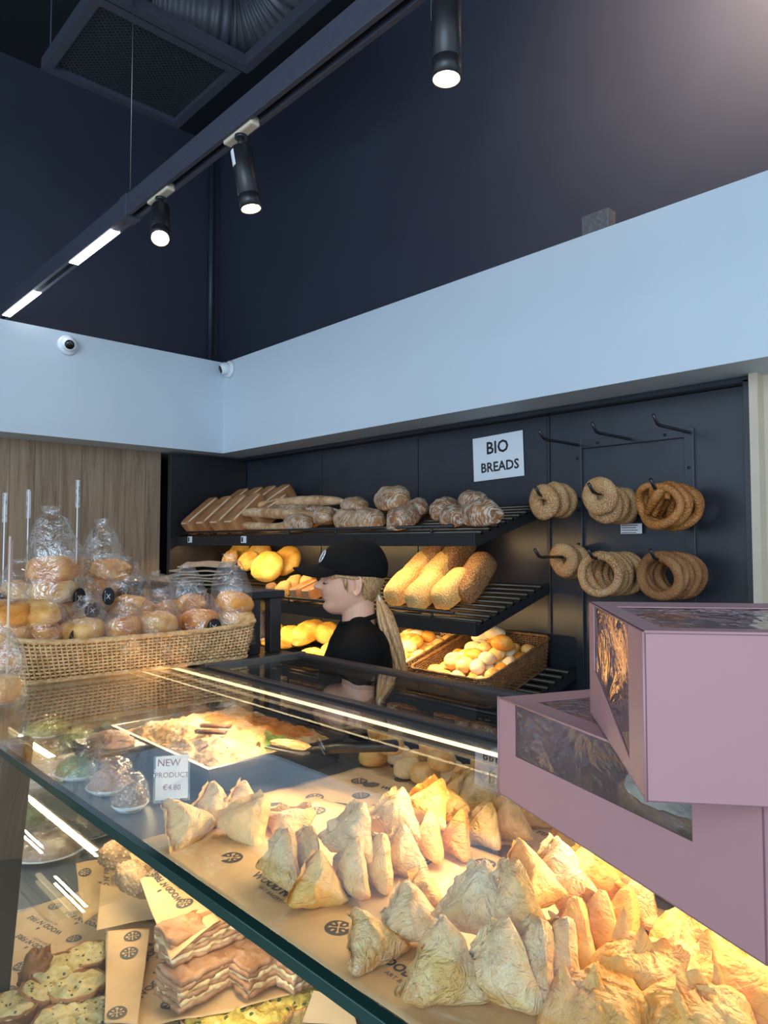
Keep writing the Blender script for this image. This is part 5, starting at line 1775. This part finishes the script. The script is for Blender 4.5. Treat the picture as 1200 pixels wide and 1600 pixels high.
# rolls in film at the back right of the counter
rn = random.Random(5)
for i in range(14):
    px = 600 + i * 13.5; py = 1168 + (i % 3) * 13 + i * 1.6
    o = put('bread_roll', BM['roll'][[0, 3, 2][i % 3]])
    p = P(px, py, y=1.215); p.z = 1.0765 + (.04 if i % 3 == 0 else 0)
    o.matrix_world = TRS((p.x, 1.205 - .055 * (i % 2), p.z), (0, 0, i), .8)
    tag(o, 'small pale roll under the rear counter glass, %s in the line from the left' % ORD[i], 'bread roll', 'small rolls under the rear glass')

# ------------------------------------------------------------------ lower level
LZ = .7155
lp = lambda px, py, z=LZ: P(px, py, z=z)
printed_sheet('kraft_sheet', 'kraft paper sheet under the seeded tarts at the lower left', [(-1.70, .39, .80), (-1.0, .39, .80), (-1.0, .68, .80), (-1.70, .70, .80)], 'kraft', RAD(14), seed=8, flip=True, pitch=(.10, .055), s=.8)
t = thing('display_tray', 'flat dark tray carrying the seeded tarts at the lower left', 'tray', (-1.35, .55, .716))
MB().box((-.37, -.16, 0), (.35, .17, .08)).build('body', M['dark_frame'], t, bevel=.004)
# black rail left of it is the tray edge


def tart(label, p, sc, rz, mat='seed_top', tilt=(0, 0), group=None, name='seeded_tart'):
    t = thing(name, label, 'tart', p, (tilt[0], tilt[1], rz), group); t.scale = (sc,) * 3
    def wall(u, v):
        a = 2 * PI * u; r = .030 + .012 * v + .002 * math.sin(a * 9) * v + .003 * noise.noise(Vector((math.cos(a) * 2 + rz, math.sin(a) * 2, v)))
        return Vector((r * math.cos(a), r * math.sin(a), .034 * v + .003 * noise.noise(Vector((a * 2, rz, 0))) * v))
    m = MB().grid(wall, 40, 6, cu=True); m.f.append(tuple(i * 6 for i in range(40))); m.m.append(0)
    o = m.build('pastry_case', M['tart_case' if mat == 'seed_top' else 'phyllo_gold'], t, True)
    o.modifiers.new('s', 'SOLIDIFY').thickness = .003
    def top(u, v):
        a = 2 * PI * u; r = .040 * v
        return Vector((r * math.cos(a), r * math.sin(a), .030 + .010 * math.sqrt(max(0, 1 - v * v)) + .006 * noise.noise(Vector((r * 60 * math.cos(a) + rz * 9, r * 60 * math.sin(a), 0))) + .003 * noise.noise(Vector((r * 200 * math.cos(a), r * 200 * math.sin(a), rz)))))
    MB().grid(top, 40, 14, cu=True).build('filling', M[mat], t, True)
g = 'seeded tarts at the lower left'
for (px, py, sc, rz, tl, lab) in (
    (137, 1520, 1.05, 0, (0, 0), 'dark rimmed seeded tart, topmost on the right of the lower left cluster'),
    (88, 1545, 1.1, 1, (.1, .1), 'seeded tart on the left of the lower left cluster'),
    (125, 1575, 1.15, 2, (-.1, 0), 'seeded tart in the middle of the lower left cluster'),
    (60, 1580, 1.0, 3, (.3, 0), 'half hidden seeded tart at the far left of the lower cluster'),
    (150, 1612, 1.0, 4, (0, 0), 'seeded tart cut by the bottom edge, right one'),
    (95, 1622, 1.0, 5, (0, 0), 'seeded tart cut by the bottom edge, left one'),
    (20, 1600, 1.0, 6, (0, 0), 'seeded tart at the very bottom left corner')):
    tart(lab, P(px, py, z=.806), sc, rz, tilt=tl, group=g)
o = blob(.045, .03, .09, 4, fine=.2, amp=.15).build('pastry_piece', M['tart_case'], None, True)
o.matrix_world = TRS(P(42, 1545, z=.805), (.3, .4, 1)); tag(o, 'dark torn pastry horn standing beside the seeded tarts', 'pastry')

# wrapped layered pies: paper sleeve with pie slabs
def pie_slab(name, label, a, b, w, h, seed, mat='pie', group=None, roll=0):
    """flaky slab: stacked wavy pastry leaves with ragged edges and a filling layer"""
    a, b = Vector(a), Vector(b); L = (b - a).length
    F = frame((a + b) / 2, b - a, (0, 0, 1)) @ Matrix.Rotation(roll, 4, 'X')
    mb = MB(); n = 6
    for k in range(n):
        z0 = -h / 2 + h * k / n; th = h / n * 1.05; sd = seed * 7 + k * 3
        def top(x, y): return .0035 * noise.noise(Vector((x * 45 + seed, y * 55, k * .4))) + (.004 * noise.noise(Vector((x * 90, y * 30, seed))) if k == n - 1 else 0)
        def f(u, v):
            x = (u - .5) * L * (1 + .03 * math.sin(sd)); y = (v - .5) * w * (1 - .05 * k / n)
            rag = .006 * noise.noise(Vector((x * 80, y * 80, sd)))
            if v in (0, 1): y += rag
            if u in (0, 1): x += rag
            return x, y
        g1 = [f(i / 30, j / 10) for i in range(31) for j in range(11)]
        vs = [(x, y, z0 + th + top(x, y)) for x, y in g1] + [(x, y, z0 + top(x, y)) for x, y in g1]
        fs = []; N1 = len(g1)
        for i in range(30):
            for j in range(10):
                q = (i*11+j, (i+1)*11+j, (i+1)*11+j+1, i*11+j+1); fs.append(q); fs.append(tuple(N1 + r for r in reversed(q)))
        rim = [i*11 for i in range(31)] + [30*11 + j for j in range(1, 11)] + [i*11+10 for i in range(29, -1, -1)] + [j for j in range(9, 0, -1)]
        for i in range(len(rim)):
            p, q = rim[i], rim[(i+1) % len(rim)]; fs.append((p, N1 + p, N1 + q, q))
        mb.add(vs, fs, 1 if k in (1, 3) else 0)
    o = mb.build(name, [M[mat], M['pie_pale']], None, True); o.matrix_world = F
    return tag(o, label, 'pie', group)
M['pie_pale'] = crust('pale_pie_layers', (200, 170, 120), (226, 200, 156), (236, 216, 180), 30, wrinkle=.9)
ZP = .86
g = 'layered pie slabs in the lower paper wraps'
pie_slab('pie_slab', 'long flaky layered pie slab, upper one in the big kraft wrap', P(255, 1478, z=.945), P(372, 1432, z=.945), .07, .04, 1, group=g)
pie_slab('pie_slab', 'long flaky layered pie slab, lower one in the big kraft wrap', P(262, 1545, z=.90), P(385, 1482, z=.90), .075, .045, 2, group=g)
pie_slab('pie_slab', 'layered pie slab with green filling right of the long ones', P(368, 1525, z=.90), P(455, 1478, z=.90), .07, .045, 3, group=g)
pie_slab('pie_slab', 'end of a layered pie slab by the glass edge on the right', P(440, 1522, z=.90), P(478, 1500, z=.90), .06, .045, 5, group=g)
t = thing('display_tray', 'dark raised tray under the wrapped pie slabs', 'tray', (-.75, .56, .7155))
MB().box((-.22, -.17, 0), (.22, .15, .10)).build('body', M['dark_frame'], t, bevel=.004)

printed_sheet('kraft_wrap', 'big kraft wrap with dark logos below the layered pie slabs', [P(165, 1625, z=.862), P(500, 1543, z=.872), P(500, 1430, z=.872), P(165, 1440, z=.862)], 'kraft', RAD(50), seed=2, pitch=(.12, .06), s=1.0, wave=.008)
printed_sheet('kraft_wrap', 'folded kraft wrap leaning above the pie slabs', [P(265, 1497, z=.955), P(345, 1440, z=.965), P(262, 1335, z=.975), P(195, 1315, z=.965)], 'kraft', RAD(75), seed=12, pitch=(.07, .05), s=.8, wave=.006)
printed_sheet('kraft_wrap', 'kraft sleeve with one large round logo left of the pie slabs', [P(150, 1450, z=.88), P(245, 1438, z=.88), P(240, 1390, z=.91), P(158, 1385, z=.91)], 'kraft', RAD(10), seed=14, pitch=(.06, .04), s=.9)
printed_sheet('kraft_wrap', 'creased kraft wrap around the seeded roll at the lower left', [P(130, 1440, z=.86), P(200, 1400, z=.86), P(215, 1330, z=.90), P(118, 1352, z=.90)], 'kraft', RAD(50), seed=16, pitch=(.06, .045), s=.7, wave=.01)
printed_sheet('kraft_wrap', 'kraft paper corner hanging at the bottom beside the glass edge', [P(470, 1600, z=.84), P(560, 1600, z=.84), P(545, 1560, z=.88), P(492, 1545, z=.88)], 'kraft', RAD(30), seed=21, pitch=(.06, .045), s=.8)
printed_sheet('kraft_wrap', 'narrow kraft wrap standing right of the tarts with vertical lettering', [P(163, 1600, z=.87), P(215, 1600, z=.87), P(235, 1450, z=.89), P(168, 1455, z=.89)], 'kraft', RAD(64), seed=23, pitch=(.075, .03), s=.8, wave=.006)
for (px, py, rz, lab) in ((190, 1352, .9, 'grainy filled roll in the creased kraft wrap, upper one'), (215, 1388, .4, 'grainy filled roll peeking out below the upper one')):
    o = blob(.10, .055, .05, px, fine=.1).build('filled_roll', M['wrap_bread'], None, True); o.matrix_world = TRS(P(px, py, z=.93), (.3, .2, rz))
    tag(o, lab, 'sandwich')
o = MB().grid(lambda u, v: Vector((.09 * u, .035 * v * (1 - .6 * u), .012 * math.sin(u * 6) + .01 * noise.noise(Vector((u * 5, v * 5, 0))))), 20, 8).build('pastry_piece', M['phyllo_gold'], None, True)
o.modifiers.new('s', 'SOLIDIFY').thickness = .012
o.matrix_world = TRS(P(222, 1296, z=1.0), (0, -.3, .9)); tag(o, 'golden flaky pastry tip beside the front paper edge', 'pastry')

# egg tarts at the bottom
for i, (px, py, rz) in enumerate(((352, 1590, 0), (392, 1578, 1), (435, 1562, 2), (472, 1545, 3), (330, 1625, 4), (372, 1632, 5), (415, 1612, 6), (458, 1590, 7), (495, 1575, 8))):
    tart('egg and greens tart on the bottom deck, %s' % ['leftmost of the upper row', 'second of the upper row', 'third of the upper row', 'rightmost of the upper row', 'leftmost of the front row', 'second of the front row', 'third of the front row', 'fourth of the front row', 'last one beside the glass edge'][i], P(px, py, z=.818), 1.1, rz, 'egg_top', group='egg tarts on the bottom deck', name='egg_tart')

# salads and wraps on the left upper shelf
def dome_pack(p, label, r=.075, mat='greens', seed=0, group=None):
    t = thing('salad_plate', label, 'salad', p, group=group)
    MB().lathe([(.002, 0), (r * .7, 0), (r, .012), (r * .97, .014), (r * .68, .004), (.002, .004)], 32).build('plate', M['white_plastic'], t, True)
    def fn(u, v):
        a = 2*PI*u; rr = r * .88 * math.cos(PI/2 * v)
        return Vector((rr * math.cos(a), rr * math.sin(a), .008 + .04 * math.sin(PI/2 * v) + .012 * noise.noise(Vector((rr * 50 * math.cos(a) + seed, rr * 50 * math.sin(a), seed)))))
    MB().grid(fn, 48, 20, cu=True).build('filling', M[mat], t, True)
    def fc(u, v):
        a = 2*PI*u; rr = r * 1.05 * max(0, math.cos(PI/2 * v)) ** .6
        return Vector((rr * math.cos(a), rr * math.sin(a), .012 + .056 * math.sin(PI/2 * v) + .005 * noise.noise(Vector((math.cos(a) * 4, math.sin(a) * 4, v * 5 + seed)))))
    MB().grid(fc, 40, 14, cu=True).build('film', M['cello'], t, True)
g = 'film covered salads at the left of the counter'
for i, (px, py, z, r, mat, lab) in enumerate((
    (75, 1148, .94, .085, 'greens', 'green salad under clear film nearest the basket reflection'),
    (125, 1165, .94, .08, 'greens', 'pale salad under film, second from the left upper shelf'),
    (185, 1140, .94, .08, 'greens', 'pale salad under film beneath the basket reflection'),
    (65, 1200, .94, .085, 'wrap_bread', 'seeded sandwich under film on the left shelf'),
    (128, 1212, 1.077, .062, 'greens', 'green filled sandwich under film beside the dessert tray'),
    (172, 1236, 1.077, .05, 'pie', 'brown filled roll under film in front of the small cake box'),
    (203, 1264, 1.077, .036, 'wrap_bread', 'dark sandwich under film before the price card'),
    (75, 1330, .72, .11, 'pie', 'large wrapped sandwich on the lower deck behind the upright'),
    (135, 1300, .72, .10, 'wrap_bread', 'wrapped sandwich on the lower deck right of the upright'),
    (15, 1290, .72, .12, 'greens', 'wrapped salad on the lower deck left of the upright'),
    (25, 1200, .94, .08, 'wrap_bread', 'film covered roll at the far left edge of the glass shelf'))):
    dome_pack(P(px, py, z=z), lab, r, mat, i, g)
t = thing('mini_tray', 'small dark box of cake left of the dessert tray', 'cake box', P(172, 1200, z=1.077) + Vector((0, 0, .09)))
MB().hexa([(-.07,-.05,-.09), (.07,-.05,-.09), (.07,.05,-.09), (-.07,.05,-.09)], [(-.08,-.06,-.03), (.08,-.06,-.03), (.08,.06,-.03), (-.08,.06,-.03)]).build('shell', M['black_tray'], t, bevel=.003)
blob(.13, .09, .03, 3, fine=.2, M0=Matrix.Translation((0, 0, -.04))).build('cake', M['pie'], t, True)

# ================================================================== PINK CAKE BOXES
def lerp3(a, b, f): return Vector(a).lerp(Vector(b), f)


def wall_with_window(mb, p, wu0, wu1, wv0, wv1, nrm, th, corners=None):
    """p: 4 corners bl, br, tr, tl ; window given as 4 (u,v) corners or a rect"""
    bl, br, tr, tl = [Vector(q) for q in p]
    def at(u, v): return (bl * (1-u) + br * u) * (1-v) + (tl * (1-u) + tr * u) * v
    W = corners or [(wu0, wv0), (wu1, wv0), (wu1, wv1), (wu0, wv1)]
    outer = [at(0, 0), at(1, 0), at(1, 1), at(0, 1)]
    inner = [at(*w) for w in W]
    n = Vector(nrm).normalized() * th
    vs = outer + inner + [q - n for q in outer] + [q - n for q in inner]
    fs = []
    for i in range(4):
        j = (i + 1) % 4
        fs += [(i, j, 4 + j, 4 + i), (8 + j, 8 + i, 12 + i, 12 + j), (4 + i, 4 + j, 12 + j, 12 + i), (i, 8 + i, 8 + j, j)]
    mb.add(vs, fs)
    return inner


def cake_box(label, o3, xdir, w, d, h, win_front, win_top, ptop=0.0, side_win=None, cake=True):
    """o3: front-left bottom corner; xdir: along the front; depth goes left-hand of it (away from the viewer)"""
    t = thing('cake_box', label, 'box', o3)
    x = Vector(xdir).normalized(); y = Vector((-x.y, x.x, 0)); z = Vector((0, 0, 1))
    def C(a, b, c): return x * a * w + y * b * d + z * c * h
    th = .0012
    m = MB(); e = .0
    # bottom, back, right
    def panel(a, b, c, dd, n): 
        q = [Vector(v) for v in (a, b, c, dd)]; nn = Vector(n) * th
        m.add(q + [v - nn for v in q], [(0,1,2,3), (7,6,5,4), (0,4,5,1), (1,5,6,2), (2,6,7,3), (3,7,4,0)])
    panel(C(0,0,0), C(1,0,0), C(1,1,0), C(0,1,0), -z)
    panel(C(0,1,0), C(1,1,0), C(1,1,1) , C(0,1,1), y)
    panel(C(1,0,0), C(1,1,0), C(1,1,1), C(1,0,1), x)
    film = MB()
    def wallw(p, win, n):
        if win is None: panel(*p, n); return None
        inn = wall_with_window(m, p, 0, 0, 0, 0, n, th, win)
        return inn
    fi = wallw([C(0,0,0), C(1,0,0), C(1,0,1), C(0,0,1)], win_front, -y)
    si = wallw([C(0,1,0), C(0,0,0), C(0,0,1), C(0,1,1)], side_win, -x)
    ti = wallw([C(0,0,1), C(1,0,1), C(1,1,1), C(0,1,1)], win_top, z)
    m.build('carton', M['pink'], t)
    for inn, n in ((fi, -y), (si, -x), (ti, z)):
        if inn:
            nn = Vector(n)
            c0 = sum(inn, Vector()) / 4
            def ff(u, v, inn=inn, nn=nn):
                p = (inn[0] * (1-u) + inn[1] * u) * (1-v) + (inn[3] * (1-u) + inn[2] * u) * v
                return p - nn * (.0016 + .004 * (.5 + noise.noise(p * 16)) * math.sin(PI * u) * math.sin(PI * v))
            film.grid(ff, 24, 24)
    if film.f: film.build('window_film', M['film'], t, True)
    # lid flap seam
    ms = MB(); s0, s1 = C(.0, -.004, .985), C(1, -.004, .985)
    ms.tube([C(0, -.003, 1.0), C(1, -.003, 1.0)], .0014, 6); ms.tube([C(-.002, 0, 0.0), C(-.002, 0, 1.0)], .0012, 6)
    ms.build('folded_edges', M['pink'], t, True)
    return t, C, Vector(o3)

# lower box: its long windowed side faces the customer
a = Vector((-.592, .767, ZT + .001)); b = Vector((-.21, .608, ZT + .001))
lx = (b - a).normalized(); Lw = (b - a).length
box1, C1, O1 = cake_box('pink cake box with window, lower one of the two boxes on the glass counter', a, lx, Lw, .26, .1255,
    [(.10, .47), (.82, .53), (.82, .985), (.10, .985)], [(.10, .12), (.86, .12), (.86, .80), (.10, .80)])
# cake inside lower box
def cake(p, r, h, label, group=None):
    t = thing('cake', label, 'cake', p)
    MB().lathe([(.002, 0), (r, 0), (r + .003, .004), (r + .004, h * .9), (r - .004, h), (.002, h + .003)], 40).build('sponge', M['pie'], t, True)
    def cr(u, v):
        a = 2*PI*u; rr = r * .96 * math.cos(PI/2 * v)
        return Vector((rr * math.cos(a), rr * math.sin(a), h + .002 + .012 * math.sin(PI/2*v) + .008 * noise.noise(Vector((rr*40*math.cos(a), rr*40*math.sin(a), 3)))))
    MB().grid(cr, 48, 16, cu=True).build('cream_top', M['cream'], t, True)
    MB().lathe([(.002, -.003), (r + .015, -.003), (r + .015, -.001), (.002, -.001)], 32).build('cake_board', M['white_plastic'], t)
M['cream'] = crust('cream', (150, 140, 120), (206, 200, 186), (228, 224, 214), 14, wrinkle=.4)
cake(O1 + C1(.55, .52, 0) + Vector((0, 0, .006)), .095, .05, 'cream topped cake seen through the lower pink box window')
# upper box: faces the viewer, stands on the lower one
a = O1 + C1(.80, .06, 1.0); a.z = ZT + .1275
ux = Vector((.686, .728, 0)); ux = Matrix.Rotation(RAD(-8), 3, 'Z') @ Vector((.686, .728, 0))
a = Vector((-.272, .540, ZT + .1275))
box2, C2, O2 = cake_box('pink cake box with window, upper box cut by the right edge of the picture', a, ux, .34, .30, .133,
    None, [(.06, .10), (.70, .10), (.70, .78), (.06, .78)], side_win=[(.12, .42), (.78, .10), (.78, .985), (.12, .985)])
cake(O2 + C2(.5, .5, 0) + Vector((0, 0, .006)), .095, .045, 'pale cake seen through the upper pink box window')
m = MB(); F = frame(O2 + C2(.86, .88, 1) + Vector((0, 0, .0008)), ux, (0, 0, 1)); 
F.translation = F.translation - Vector(box2.location)
logo(m, F, .03); m.build('lid_print', [M['print'], M['pink']], box2)
